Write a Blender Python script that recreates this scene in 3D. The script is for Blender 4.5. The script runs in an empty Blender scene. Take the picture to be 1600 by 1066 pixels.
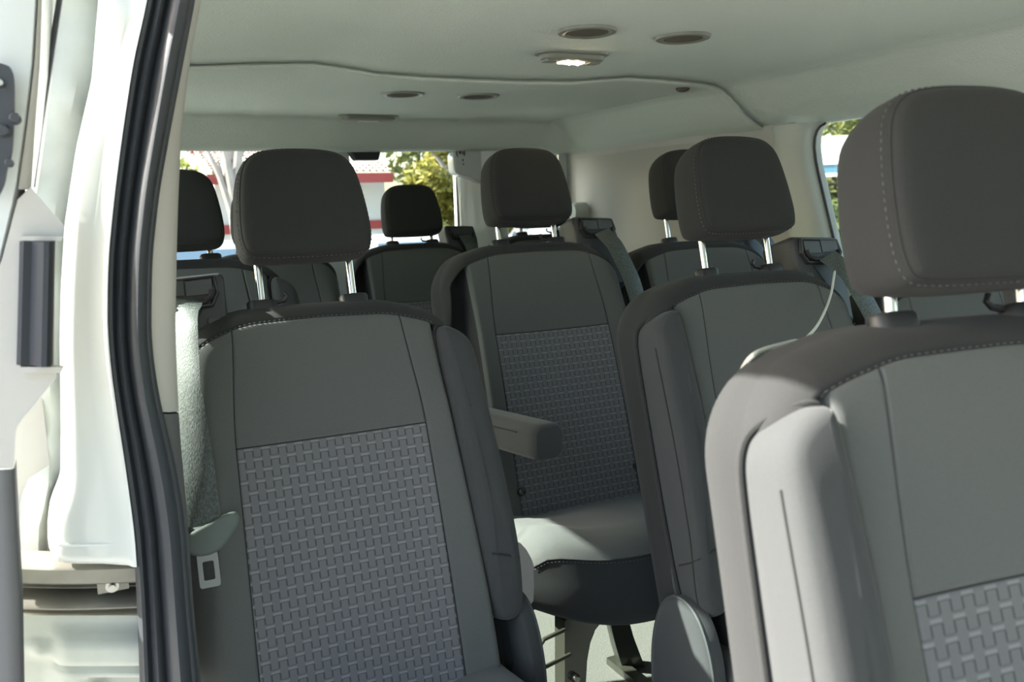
import bpy, bmesh, math, random
from mathutils import Vector, Matrix
random.seed(7)
scene = bpy.context.scene
COL = scene.collection
R = math.radians

# ------------------------------------------------------------------ camera
F_PX, YAW, PITCH, ROLL = 1357.65, R(26.166), R(8.677), R(-1.716)
CAM = Vector((0, 0, 1.15))
_fw = Vector((math.sin(YAW)*math.cos(PITCH), math.cos(YAW)*math.cos(PITCH), -math.sin(PITCH)))
_rt = Vector((math.cos(YAW), -math.sin(YAW), 0))
_up = _rt.cross(_fw)
_c, _s = math.cos(ROLL), math.sin(ROLL)
_R2 = _rt*_c + _up*_s
_U2 = _up*_c - _rt*_s
cam_d = bpy.data.cameras.new('camera')
cam = bpy.data.objects.new('camera', cam_d)
COL.objects.link(cam)
m = Matrix((_R2, _U2, -_fw)).transposed().to_4x4()
m.translation = CAM
cam.matrix_world = m
cam_d.sensor_width = 36
cam_d.lens = 36*F_PX/1600
cam_d.clip_start = 0.02
cam_d.clip_end = 500
cam_d.dof.use_dof = True
cam_d.dof.focus_distance = 1.6
cam_d.dof.aperture_fstop = 7.0
scene.camera = cam

# ------------------------------------------------------------------ sky, sun, exposure
world = bpy.data.worlds.new('world')
scene.world = world
world.use_nodes = True
wn = world.node_tree
wn.nodes.clear()
sky = wn.nodes.new('ShaderNodeTexSky')
sky.sky_type = 'NISHITA'
sky.sun_disc = False
SUN_EL, SUN_AZ = R(37.5), R(30)       # the sun stands over the door side, a little to the rear of the van
sky.sun_elevation = SUN_EL
sky.sun_rotation = R(-90) + SUN_AZ
sky.air_density = 1.2
sky.dust_density = 3.0
sky.ozone_density = 0.6
bg = wn.nodes.new('ShaderNodeBackground')
bg.inputs['Strength'].default_value = 0.22
wo = wn.nodes.new('ShaderNodeOutputWorld')
wn.links.new(sky.outputs[0], bg.inputs[0])
wn.links.new(bg.outputs[0], wo.inputs[0])
sd = bpy.data.lights.new('sun_offscreen', 'SUN')
sd.energy = 8.3
sd.angle = R(0.6)
sd.color = (1.0, 0.965, 0.90)
sun = bpy.data.objects.new('sun_offscreen', sd)
COL.objects.link(sun)
sun_dir = Vector((math.cos(SUN_EL)*math.cos(SUN_AZ), -math.cos(SUN_EL)*math.sin(SUN_AZ), -math.sin(SUN_EL)))
sun.rotation_euler = sun_dir.to_track_quat('-Z', 'Y').to_euler()
sun.location = (-4, 2, 6)
vs = scene.view_settings
vs.view_transform = 'Standard'
vs.look = 'None'
vs.exposure = 1.75
vs.gamma = 1.0
vs.use_curve_mapping = False


# ------------------------------------------------------------------ helpers
def at(u, v, **k):
    """world point seen at a photo pixel on the plane X=, Y= or Z="""
    a, b = u-800, v-533
    d = _fw + _R2*(a/F_PX) - _U2*(b/F_PX)
    ax = 'XYZ'.index(list(k)[0])
    t = (list(k.values())[0]-CAM[ax])/d[ax]
    return CAM + d*t


def lerp(a, b, t):
    return a+(b-a)*t


def interp(tab, x):
    if x <= tab[0][0]:
        return tab[0][1]
    for (x0, y0), (x1, y1) in zip(tab, tab[1:]):
        if x <= x1:
            return lerp(y0, y1, (x-x0)/(x1-x0))
    return tab[-1][1]


def sstep(t):
    t = max(0, min(1, t))
    return t*t*(3-2*t)


def link(name, verts, faces, mat=None, parent=None, smooth=True, uvs=None, angle=None):
    me = bpy.data.meshes.new(name)
    me.from_pydata([tuple(v) for v in verts], [], faces)
    if smooth:
        me.polygons.foreach_set('use_smooth', [True]*len(me.polygons))
    if uvs:
        ul = me.uv_layers.new(name='UVMap')
        for lp in me.loops:
            ul.data[lp.index].uv = uvs[lp.vertex_index]
    me.update()
    if angle is not None and smooth:
        me.set_sharp_from_angle(angle=R(angle))
    o = bpy.data.objects.new(name, me)
    COL.objects.link(o)
    if mat:
        me.materials.append(mat)
    if parent:
        o.parent = parent
    return o


class MB:
    """collects pieces of one mesh"""
    def __init__(s):
        s.v = []
        s.f = []

    def add(s, v, f):
        n = len(s.v)
        s.v += [Vector(p) for p in v]
        s.f += [tuple(i+n for i in q) for q in f]
        return s

    def box(s, lo, hi):
        x0, y0, z0 = lo
        x1, y1, z1 = hi
        return s.add([(x0, y0, z0), (x1, y0, z0), (x1, y1, z0), (x0, y1, z0), (x0, y0, z1), (x1, y0, z1), (x1, y1, z1), (x0, y1, z1)],
                     [(3, 2, 1, 0), (4, 5, 6, 7), (0, 1, 5, 4), (1, 2, 6, 5), (2, 3, 7, 6), (3, 0, 4, 7)])

    def tube(s, pts, r, seg=10, closed=False, caps=True, sy=1.0):
        pts = [Vector(p) for p in pts]
        n = len(pts)
        rs = r if isinstance(r, (list, tuple)) else [r]*n
        V = []
        prev = None
        for i, p in enumerate(pts):
            if closed:
                t = pts[(i+1) % n]-pts[i-1]
            else:
                t = pts[min(i+1, n-1)]-pts[max(i-1, 0)]
            t.normalize()
            if prev is None:
                a = Vector((0, 0, 1)) if abs(t.z) < .9 else Vector((1, 0, 0))
                e1 = t.cross(a).normalized()
            else:
                e1 = (prev - t*prev.dot(t)).normalized()
            prev = e1
            e2 = t.cross(e1)
            for k in range(seg):
                w = 2*math.pi*k/seg
                V.append(p+(e1*math.cos(w)+e2*math.sin(w)*sy)*rs[i])
        Fc = []
        for i in range(n if closed else n-1):
            j = (i+1) % n
            for k in range(seg):
                l = (k+1) % seg
                Fc.append((i*seg+k, i*seg+l, j*seg+l, j*seg+k))
        if caps and not closed:
            Fc.append(tuple(reversed(range(seg))))
            Fc.append(tuple((n-1)*seg+k for k in range(seg)))
        return s.add(V, Fc)

    def lathe(s, c, prof, axis='Z', seg=32):
        """prof: (radius, height) rings; axis Z or Y or X"""
        V = []
        for r, h in prof:
            for k in range(seg):
                w = 2*math.pi*k/seg
                a, b = r*math.cos(w), r*math.sin(w)
                p = {'Z': (a, b, h), 'Y': (a, h, b), 'X': (h, a, b)}[axis]
                V.append(Vector(c)+Vector(p))
        Fc = []
        for i in range(len(prof)-1):
            for k in range(seg):
                l = (k+1) % seg
                Fc.append((i*seg+k, i*seg+l, (i+1)*seg+l, (i+1)*seg+k))
        if prof[0][0] > 1e-6:
            Fc.append(tuple(range(seg)))
        if prof[-1][0] > 1e-6:
            Fc.append(tuple((len(prof)-1)*seg+k for k in range(seg)))
        return s.add(V, Fc)

    def grid(s, rows, flip=False):
        nr, nc = len(rows), len(rows[0])
        V = [p for r in rows for p in r]
        Fc = []
        for i in range(nr-1):
            for j in range(nc-1):
                q = (i*nc+j, i*nc+j+1, (i+1)*nc+j+1, (i+1)*nc+j)
                Fc.append(tuple(reversed(q)) if flip else q)
        return s.add(V, Fc)

    def slab(s, outline, rings, fn):
        """outline (a,b) ccw, rings (inset, c); fn(a,b,c)->point"""
        nrm = normals(outline)
        n = len(outline)
        V = []
        ca, cb = sum(p[0] for p in outline)/n, sum(p[1] for p in outline)/n
        for rg in rings:
            ins, c = rg[:2]
            k_ = rg[2] if len(rg) > 2 else 1
            for (a, b), (na, nb) in zip(outline, nrm):
                V.append(fn(ca+(a-na*ins-ca)*k_, cb+(b-nb*ins-cb)*k_, c))
        Fc = []
        for i in range(len(rings)-1):
            for k in range(n):
                l = (k+1) % n
                Fc.append((i*n+k, i*n+l, (i+1)*n+l, (i+1)*n+k))
        Fc.append(tuple(reversed(range(n))))
        Fc.append(tuple((len(rings)-1)*n+k for k in range(n)))
        return s.add(V, Fc)

    def build(s, name, mat, parent=None, smooth=True, angle=40, fix=True):
        o = link(name, s.v, s.f, mat, parent, smooth)
        bm = bmesh.new()
        bm.from_mesh(o.data)
        if fix:
            bmesh.ops.recalc_face_normals(bm, faces=bm.faces)
        bm.to_mesh(o.data)
        bm.free()
        if smooth and angle:
            o.data.set_sharp_from_angle(angle=R(angle))
        return o


def normals(pts):
    out = []
    n = len(pts)
    for i in range(n):
        x0, y0 = pts[i-1]
        x1, y1 = pts[(i+1) % n]
        dx, dy = x1-x0, y1-y0
        l = math.hypot(dx, dy) or 1
        out.append((dy/l, -dx/l))
    return out


def chaikin(pts, it=3):
    for _ in range(it):
        q = []
        n = len(pts)
        for i in range(n):
            a, b = pts[i], pts[(i+1) % n]
            q.append((a[0]*.75+b[0]*.25, a[1]*.75+b[1]*.25))
            q.append((a[0]*.25+b[0]*.75, a[1]*.25+b[1]*.75))
        pts = q
    return pts


def rrect(x0, y0, x1, y1, r, n=6):
    out = []
    for cx, cy, a0 in ((x1-r, y0+r, -90), (x1-r, y1-r, 0), (x0+r, y1-r, 90), (x0+r, y0+r, 180)):
        for k in range(n+1):
            a = R(a0+90*k/n)
            out.append((cx+r*math.cos(a), cy+r*math.sin(a)))
    return out


def tag(o, label=None, cat=None, group=None, kind=None):
    if label:
        o['label'] = label
    if cat:
        o['category'] = cat
    if group:
        o['group'] = group
    if kind:
        o['kind'] = kind
    return o


def empty(name, loc=(0, 0, 0), rz=0):
    o = bpy.data.objects.new(name, None)
    o.location = loc
    o.rotation_euler.z = rz
    o.empty_display_size = .05
    COL.objects.link(o)
    return o


# ------------------------------------------------------------------ materials
def mat(name, col, rough=.6, metal=0, bump=0, bscale=300, var=0, vscale=40, sheen=0, spec=.5, coat=0, emit=None):
    m = bpy.data.materials.new(name)
    m.use_nodes = True
    nt = m.node_tree
    b = nt.nodes['Principled BSDF']
    b.inputs['Base Color'].default_value = (*col, 1)
    b.inputs['Roughness'].default_value = rough
    b.inputs['Metallic'].default_value = metal
    b.inputs['Specular IOR Level'].default_value = spec
    b.inputs['Sheen Weight'].default_value = sheen
    b.inputs['Coat Weight'].default_value = coat
    if emit:
        b.inputs['Emission Color'].default_value = (*emit[:3], 1)
        b.inputs['Emission Strength'].default_value = emit[3]
    tc = nt.nodes.new('ShaderNodeTexCoord')
    if bump:
        n = nt.nodes.new('ShaderNodeTexNoise')
        n.inputs['Scale'].default_value = bscale
        n.inputs['Detail'].default_value = 3
        nt.links.new(tc.outputs['Object'], n.inputs['Vector'])
        bp = nt.nodes.new('ShaderNodeBump')
        bp.inputs['Strength'].default_value = bump
        bp.inputs['Distance'].default_value = .002
        nt.links.new(n.outputs['Fac'], bp.inputs['Height'])
        nt.links.new(bp.outputs[0], b.inputs['Normal'])
    if var:
        n = nt.nodes.new('ShaderNodeTexNoise')
        n.inputs['Scale'].default_value = vscale
        n.inputs['Detail'].default_value = 4
        nt.links.new(tc.outputs['Object'], n.inputs['Vector'])
        mx = nt.nodes.new('ShaderNodeMixRGB')
        mx.inputs[1].default_value = (*[c*(1-var) for c in col], 1)
        mx.inputs[2].default_value = (*[min(1, c*(1+var)) for c in col], 1)
        nt.links.new(n.outputs['Fac'], mx.inputs[0])
        nt.links.new(mx.outputs[0], b.inputs['Base Color'])
    return m


M = {}
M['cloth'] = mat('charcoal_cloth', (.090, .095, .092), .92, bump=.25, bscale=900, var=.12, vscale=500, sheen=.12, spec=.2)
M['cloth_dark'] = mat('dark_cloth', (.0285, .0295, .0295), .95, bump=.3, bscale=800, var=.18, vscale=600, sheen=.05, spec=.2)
M['arm_cloth'] = mat('armrest_cloth', (.044, .047, .048), .9, bump=.25, bscale=900, var=.12, vscale=500, sheen=.12, spec=.2)
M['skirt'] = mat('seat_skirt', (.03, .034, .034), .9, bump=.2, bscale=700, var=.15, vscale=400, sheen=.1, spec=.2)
M['seam'] = mat('seam_thread', (.02, .021, .021), .9)
M['stitch'] = mat('stitch_thread', (.085, .085, .082), .8)
M['piping'] = mat('piping', (.05, .058, .056), .6)
M['plastic'] = mat('black_plastic', (.018, .019, .021), .42, bump=.12, bscale=1500)
M['plastic_grey'] = mat('charcoal_plastic', (.035, .038, .042), .5, bump=.12, bscale=1500)
M['slot'] = mat('slot_black', (.006, .006, .007), .6)
M['button'] = mat('guide_button', (.05, .055, .06), .4)
M['chrome'] = mat('chrome', (.82, .82, .8), .12, metal=1)
M['steel'] = mat('steel', (.42, .42, .40), .35, metal=1)
M['frame'] = mat('black_painted_steel', (.035, .037, .028), .28, var=.2, vscale=30, spec=.7, coat=.3)
M['liner'] = mat('headliner', (.60, .645, .585), .95, bump=.9, bscale=230, var=.06, vscale=260, spec=.2)
M['trim'] = mat('beige_trim', (.47, .455, .42), .7, bump=.1, bscale=700)
M['trim_light'] = mat('pillar_trim', (.55, .58, .54), .6, bump=.06, bscale=700)
M['trim_dark'] = mat('grey_trim', (.11, .11, .112), .65, bump=.15, bscale=800)
M['paint'] = mat('white_paint', (.60, .63, .615), .28, coat=.4)
M['paint_dirty'] = mat('dusty_white_paint', (.50, .525, .475), .5, var=.2, vscale=22)
M['rubber'] = mat('black_rubber', (.036, .041, .048), .5, bump=.08, bscale=300)
M['rail'] = mat('dirty_rail_metal', (.30, .29, .25), .45, metal=.35, var=.3, vscale=25)
M['vent'] = mat('vent_plastic', (.20, .205, .175), .5)
M['vent_dark'] = mat('vent_inner', (.13, .12, .095), .9, spec=.1)
M['carpet'] = mat('floor_carpet', (.115, .12, .105), 1.0, bump=.9, bscale=350, var=.6, vscale=260)
M['cord'] = mat('white_cord', (.62, .62, .56), .7)
M['asphalt'] = mat('asphalt', (.28, .275, .25), .9, var=.2, vscale=3)
M['web'] = None


def webbing(name='belt_webbing', hi=(.10, .118, .112, 1)):
    m = bpy.data.materials.new(name)
    m.use_nodes = True
    nt = m.node_tree
    b = nt.nodes['Principled BSDF']
    b.inputs['Roughness'].default_value = .55
    tc = nt.nodes.new('ShaderNodeTexCoord')
    n = nt.nodes.new('ShaderNodeTexNoise')
    n.inputs['Scale'].default_value = 600
    n.inputs['Detail'].default_value = 2
    mp = nt.nodes.new('ShaderNodeMapping')
    mp.inputs['Scale'].default_value = (1, 1, .35)
    nt.links.new(tc.outputs['Object'], mp.inputs[0])
    nt.links.new(mp.outputs[0], n.inputs['Vector'])
    r = nt.nodes.new('ShaderNodeValToRGB')
    r.color_ramp.elements[0].position = .38
    r.color_ramp.elements[0].color = (.03, .04, .037, 1)
    r.color_ramp.elements[1].position = .72
    r.color_ramp.elements[1].color = hi
    nt.links.new(n.outputs['Fac'], r.inputs[0])
    nt.links.new(r.outputs[0], b.inputs['Base Color'])
    bp = nt.nodes.new('ShaderNodeBump')
    bp.inputs['Strength'].default_value = .5
    bp.inputs['Distance'].default_value = .001
    nt.links.new(n.outputs['Fac'], bp.inputs['Height'])
    nt.links.new(bp.outputs[0], b.inputs['Normal'])
    return m


M['web'] = webbing()


def woven():
    """interlocking block weave: pale dashes, dark stepped lines; UV is in metres"""
    m = bpy.data.materials.new('woven_insert_cloth')
    m.use_nodes = True
    nt = m.node_tree
    L = nt.links.new
    b = nt.nodes['Principled BSDF']
    b.inputs['Roughness'].default_value = .92
    b.inputs['Specular IOR Level'].default_value = .2
    b.inputs['Sheen Weight'].default_value = .1

    def mth(op, a, c=None, d=None):
        n = nt.nodes.new('ShaderNodeMath')
        n.operation = op
        for i, q in enumerate((a, c, d)):
            if q is None:
                continue
            if isinstance(q, (int, float)):
                n.inputs[i].default_value = q
            else:
                L(q, n.inputs[i])
        return n.outputs[0]
    uv = nt.nodes.new('ShaderNodeUVMap')
    sp = nt.nodes.new('ShaderNodeSeparateXYZ')
    L(uv.outputs[0], sp.inputs[0])
    row = mth('DIVIDE', sp.outputs[1], .0161)
    ri = mth('FLOOR', row)
    rf = mth('FRACT', row)
    par = mth('MULTIPLY', mth('FRACT', mth('MULTIPLY', ri, .5)), 1.0)     # 0 or .5
    cf = mth('FRACT', mth('ADD', mth('DIVIDE', sp.outputs[0], .0251), par))

    def band(x, lo, hi):
        return mth('MULTIPLY', mth('GREATER_THAN', x, lo), mth('LESS_THAN', x, hi))
    dash = mth('MULTIPLY', band(cf, .0, .5), band(rf, .02, .20))
    vert = mth('ADD', mth('ADD', band(cf, 0, .045), band(cf, .955, 1.01)), band(cf, .455, .545))
    vert = mth('MULTIPLY', vert, band(rf, .26, .86))
    hor = mth('MULTIPLY', band(cf, .0, .5), band(rf, .23, .31))
    hor2 = mth('MULTIPLY', band(cf, .5, 1.0), band(rf, .84, .92))
    dark = mth('MINIMUM', mth('ADD', vert, mth('MULTIPLY', mth('ADD', hor, hor2), .55)), 1.0)
    ns = nt.nodes.new('ShaderNodeTexNoise')
    ns.inputs['Scale'].default_value = 1400
    L(uv.outputs[0], ns.inputs['Vector'])
    base = nt.nodes.new('ShaderNodeMixRGB')
    base.inputs[1].default_value = (.105, .106, .110, 1)
    base.inputs[2].default_value = (.150, .152, .157, 1)
    L(ns.outputs['Fac'], base.inputs[0])
    m1 = nt.nodes.new('ShaderNodeMixRGB')
    m1.inputs[2].default_value = (.20, .203, .208, 1)
    L(base.outputs[0], m1.inputs[1])
    L(mth('MULTIPLY', dash, .85), m1.inputs[0])
    m2 = nt.nodes.new('ShaderNodeMixRGB')
    m2.inputs[2].default_value = (.05, .051, .055, 1)
    L(m1.outputs[0], m2.inputs[1])
    L(mth('MULTIPLY', dark, .85), m2.inputs[0])
    L(m2.outputs[0], b.inputs['Base Color'])
    bp = nt.nodes.new('ShaderNodeBump')
    bp.inputs['Strength'].default_value = .5
    bp.inputs['Distance'].default_value = .0012
    L(mth('SUBTRACT', mth('ADD', mth('MULTIPLY', dash, .6), mth('MULTIPLY', ns.outputs['Fac'], .5)), dark), bp.inputs['Height'])
    L(bp.outputs[0], b.inputs['Normal'])
    return m


M['woven'] = woven()


def glass(name, tint=(.93, .98, .96), refl=.08):
    m = bpy.data.materials.new(name)
    m.use_nodes = True
    nt = m.node_tree
    nt.nodes.clear()
    t = nt.nodes.new('ShaderNodeBsdfTransparent')
    t.inputs[0].default_value = (*tint, 1)
    g = nt.nodes.new('ShaderNodeBsdfGlossy')
    g.inputs['Roughness'].default_value = .02
    fr = nt.nodes.new('ShaderNodeFresnel')
    fr.inputs[0].default_value = 1.3
    mx = nt.nodes.new('ShaderNodeMixShader')
    o = nt.nodes.new('ShaderNodeOutputMaterial')
    nt.links.new(fr.outputs[0], mx.inputs[0])
    nt.links.new(t.outputs[0], mx.inputs[1])
    nt.links.new(g.outputs[0], mx.inputs[2])
    nt.links.new(mx.outputs[0], o.inputs[0])
    return m


M['glass'] = glass('window_glass')
M['lens'] = mat('lamp_lens', (.8, .75, .65), .3, emit=(1, .72, .42, 5))
M['bulb'] = mat('lamp_bulb', (1, .9, .7), .3, emit=(1, .8, .5, 60))
M['lens_off'] = mat('lamp_lens_off', (.5, .5, .45), .3)

# ------------------------------------------------------------------ the van: floor, ceiling, walls
WALL_X, DOOR_X, REAR_Y, FRONT_Y = 2.0, -.06, 3.46, -1.6

fv = MB().box((DOOR_X-.02, FRONT_Y, -.04), (WALL_X+.1, 1.0, 0)).build('floor', M['carpet'], smooth=False)
tag(fv, 'dark speckled carpet floor inside the doorway', kind='structure')
fl = MB().box((DOOR_X-.02, 1.0, -.04), (WALL_X+.1, REAR_Y+.05, 0)).build('floor', M['carpet'], smooth=False)
tag(fl, 'dark speckled carpet floor of the van', kind='structure')

CEIL = [(-.06, 1.51), (-.02, 1.50), (.04, 1.499), (.14, 1.50), (.29, 1.503), (.42, 1.513), (.56, 1.521), (.64, 1.513), (.72, 1.503), (.85, 1.499), (1.0, 1.498), (1.15, 1.499), (1.30, 1.503), (1.39, 1.513),
        (1.48, 1.521), (1.62, 1.519), (1.74, 1.514), (1.80, 1.508), (1.835, 1.497), (1.865, 1.477), (1.89, 1.457), (1.93, 1.425), (1.965, 1.402), (2.0, 1.386), (2.03, 1.378), (2.06, 1.376)]


def ceil_z(x, y):
    """roof lining height: front panel to Y 2.2, rear panel recessed and rolling down into the rear header"""
    z = interp(CEIL, x)
    flat = 1.5 if .1 < x < 1.8 else z
    if y < 2.2:
        if y < 1.0:
            return z
        return z
    z = lerp(z, min(z, 1.502) if x < 1.8 else z, sstep((y-2.25)/.35)) - .010*(1-sstep((y-2.25)/.30))
    return z


xs = []
for (a, _), (b, _) in zip(CEIL, CEIL[1:]):
    for k in range(3):
        xs.append(lerp(a, b, k/3))
xs.append(CEIL[-1][0])
ys = [FRONT_Y + (2.2-FRONT_Y)*k/40 for k in range(41)]
g = MB()
g.grid([[Vector((x, y, ceil_z(x, min(y, 2.19)))) for x in xs] for y in ys] + [[Vector((x, 2.2-.001, ceil_z(x, 2.19)+.002)) for x in xs], [Vector((x, 2.203, ceil_z(x, 2.19)+.007)) for x in xs], [Vector((x, 2.19, ceil_z(x, 2.19)+.022)) for x in xs]])
tag(g.build('ceiling', M['liner'], fix=False, angle=None), 'pale grey fabric roof lining of the van, front panel', kind='structure')

# rear lining: recessed behind the joint, then rolls down to the header over the rear doors
ys2 = [2.212, 2.23, 2.26, 2.3, 2.36, 2.45, 2.55, 2.7, 2.85, 3.0, 3.1]
rows = [[Vector((x, 2.208, ceil_z(x, 2.21)+.03)) for x in xs], [Vector((x, 2.2085, ceil_z(x, 2.21)+.003)) for x in xs]] + [[Vector((x, y, ceil_z(x, max(y, 2.2)))) for x in xs] for y in ys2]
for y, drop in ((3.16, .0), (3.20, .001), (3.225, .004), (3.24, .010), (3.25, .018), (3.262, .034), (3.276, .058), (3.29, .080), (3.302, .096), (3.315, .105), (3.33, .110), (3.36, .112), (3.40, .112), (3.46, .108)):
    rw = []
    for x in xs:
        z0 = ceil_z(x, 3.1)
        k = sstep((z0-1.376)/.12)
        rw.append(Vector((x, y, z0-drop*k)))
    rows.append(rw)
g = MB()
g.grid(rows)
rl = tag(g.build('ceiling', M['liner'], fix=False, angle=None), 'pale grey roof lining over the rear rows, rolling into the rear header', kind='structure')
MB().tube([(x, 2.204, ceil_z(x, 2.21)+.004) for x in xs], .0045, 8).build('joint_strip', M['liner'], rl)
# outer roof skin keeps the sky out
MB().box((DOOR_X-.06, FRONT_Y, 1.56), (WALL_X+.14, REAR_Y+.12, 1.6)).build('roof_panel', M['paint'], smooth=False)
tag(bpy.data.objects['roof_panel'], 'white painted roof skin of the van', kind='structure')


def frame_wall(mb, axis, c0, c1, a0, a1, z0, z1, holes):
    """wall slab c0..c1 along axis with rectangular holes (a0,a1,z0,z1)"""
    As = sorted({a0, a1, *[h[0] for h in holes], *[h[1] for h in holes]})
    Zs = sorted({z0, z1, *[h[2] for h in holes], *[h[3] for h in holes]})
    for p, q in zip(As, As[1:]):
        for r_, s_ in zip(Zs, Zs[1:]):
            cx, cz = (p+q)/2, (r_+s_)/2
            if any(h[0] < cx < h[1] and h[2] < cz < h[3] for h in holes):
                continue
            if axis == 'X':
                mb.box((c0, p, r_), (c1, q, s_))
            else:
                mb.box((p, c0, r_), (q, c1, s_))
    return mb


# far side wall (driver side): a window ahead of the pillar, solid trim behind it
wl = MB()
frame_wall(wl, 'X', WALL_X, WALL_X+.06, FRONT_Y, 1.80, 0, 1.40, [(-1.2, 1.80, .90, 1.40)])
wl.box((WALL_X, 2.06, 0), (WALL_X+.06, REAR_Y, 1.40))
wl.box((WALL_X, 1.80, 0), (WALL_X+.06, 2.06, .90))
wl.build('wall_left', M['trim'], smooth=False)
tag(bpy.data.objects['wall_left'], 'beige side trim of the van beside the window seats', kind='structure')
# soft raised panel relief on the rear side trim
g = MB()
rw = []
for j in range(13):
    y = lerp(2.12, 3.40, j/12)
    r_ = []
    for i in range(13):
        z = lerp(.55, 1.37, i/12)
        e = min(sstep((y-2.12)/.16), sstep((3.40-y)/.12), sstep((z-.55)/.1), sstep((1.37-z)/.12))
        r_.append(Vector((WALL_X+.004-.05*e - .02*math.sin(y*5.2)*e, y, z)))
    rw.append(r_)
g.grid(rw)
o = g.build('trim_1', M['trim'], angle=None)
tag(o, 'moulded beige rear side panel below the roof lining', kind='structure')
# pillar cover between side window and rear side trim, slanted front edge and rounded window corner
PIL = []
for v, u0, u1 in ((193, 1236, 1300), (198, 1238, 1292), (205, 1239, 1287), (215, 1240, 1284), (230, 1241, 1283), (250, 1243, 1285), (270, 1246, 1289), (300, 1250, 1296), (330, 1255, 1303), (360, 1262, 1310), (400, 1272, 1319), (440, 1283, 1328), (500, 1298, 1342)):
    PIL.append((v, at(u0, v, X=WALL_X), at(u1, v, X=WALL_X+.05)))
g = MB()
rw = []
for v, a, b in PIL:
    z = (a.z+b.z)/2
    ya, yb = a.y+.10, b.y
    rw.append([Vector((WALL_X+.03, ya, z)), Vector((WALL_X-.005, ya-.02, z)), Vector((WALL_X-.03, ya-.06, z)), Vector((WALL_X-.036, lerp(ya, yb, .5), z)),
               Vector((WALL_X-.034, yb+.035, z)), Vector((WALL_X-.024, yb+.014, z)), Vector((WALL_X-.004, yb+.003, z)), Vector((WALL_X+.05, yb, z))])
g.grid(rw)
o = g.build('trim_2', M['trim_light'], angle=60)
tag(o, 'pale pillar cover beside the side window', kind='structure')
g = MB()
g.tube([Vector((WALL_X+.02, b.y-.003, b.z)) for v, a, b in PIL], .004, 8)
o = g.build('window_seal', M['rubber'], o)
# side window glass
w1 = MB().box((WALL_X+.045, -1.2, .88), (WALL_X+.05, 2.02, 1.42)).build('window_1', M['glass'], smooth=False)
tag(w1, 'clear side window pane of the van', kind='structure')
MB().box((WALL_X+.035, -1.2, .885), (WALL_X+.06, 2.0, .905)).build('window_seal', M['rubber'], w1, smooth=False)

# door side wall behind the sliding door pillar, with its window
wr = MB()
wr.box((DOOR_X-.07, 1.24, 1.42), (DOOR_X, REAR_Y, 1.56))
frame_wall(wr, 'X', DOOR_X-.07, DOOR_X, 1.24, REAR_Y, 0, 1.42, [(1.27, 2.15, .86, 1.35), (2.27, 3.2, .86, 1.35)])
tag(wr.build('wall_right', M['trim'], smooth=False), 'door side wall of the van behind the pillar', kind='structure')
w = MB().box((DOOR_X-.04, 1.26, .85), (DOOR_X-.035, 2.16, 1.36)).build('window_2', M['glass'], smooth=False)
tag(w, 'side window pane behind the sliding door pillar', kind='structure')
w = MB().box((DOOR_X-.04, 2.26, .85), (DOOR_X-.035, 3.21, 1.36)).build('window_3', M['glass'], smooth=False)
tag(w, 'rear side window pane on the door side', kind='structure')
# body sill under the doorway
tag(MB().box((DOOR_X-.12, FRONT_Y, -.3), (DOOR_X-.02, 1.1, -.005)).build('trim_3', M['paint'], smooth=False), 'white painted door sill', kind='structure')

wf = MB()
frame_wall(wf, 'Y', FRONT_Y-.06, FRONT_Y, DOOR_X, WALL_X+.06, 0, 1.56, [(.15, WALL_X-.15, .85, 1.40)])
tag(wf.build('wall_front', M['trim_dark'], smooth=False), 'dark front bulkhead under the windscreen', kind='structure')
w = MB().box((.14, FRONT_Y-.035, .84), (WALL_X-.14, FRONT_Y-.03, 1.41)).build('window_7', M['glass'], smooth=False)
tag(w, 'windscreen pane at the front of the van', kind='structure')

# rear wall with the rear door windows
wb = MB()
frame_wall(wb, 'Y', REAR_Y, REAR_Y+.07, DOOR_X, WALL_X+.06, 0, 1.43, [(.04, .90, .97, 1.43), (1.0, 1.475, .97, 1.43), (1.66, 1.96, .90, 1.40)])
tag(wb.build('wall_back', M['paint'], smooth=False), 'white painted rear door frames of the van', kind='structure')
for i, (a, b, z0) in enumerate(((.03, .91, .96), (.99, 1.485, .96), (1.65, 1.97, .89))):
    w = MB().box((a, REAR_Y+.03, z0), (b, REAR_Y+.034, 1.44)).build('window_%d' % (i+4), M['glass'], smooth=False)
    tag(w, ('rear door window pane behind the door side seats', 'rear door window pane framing the house and trees', 'narrow rear window pane right of the white post')[i], kind='structure')
    MB().tube([(a+.012, REAR_Y+.028, z0+.012), (b-.012, REAR_Y+.028, z0+.012), (b-.012, REAR_Y+.028, 1.42), (a+.012, REAR_Y+.028, 1.42)], .007, 8, closed=True).build('window_seal', M['rubber'], w)
# rounded white cover on the rear post
g = MB()
rw = []
for z in (.80, .9, 1.0, 1.1, 1.2, 1.3, 1.40):
    lean = (1.40-z)*.10
    rw.append([Vector((1.468+lean*.2, 3.49, z)), Vector((1.473+lean*.2, 3.455, z)), Vector((1.495+lean*.2, 3.425, z)), Vector((1.545+lean*.25, 3.375, z)), Vector((1.57+lean*.25, 3.357, z)),
               Vector((1.60+lean*.2, 3.348, z)), Vector((1.635+lean*.1, 3.350, z)), Vector((1.655, 3.37, z)), Vector((1.668, 3.47, z))])
g.grid(rw)
tag(g.build('trim_4', M['paint'], angle=50), 'white painted post between the rear windows', kind='structure')


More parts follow.
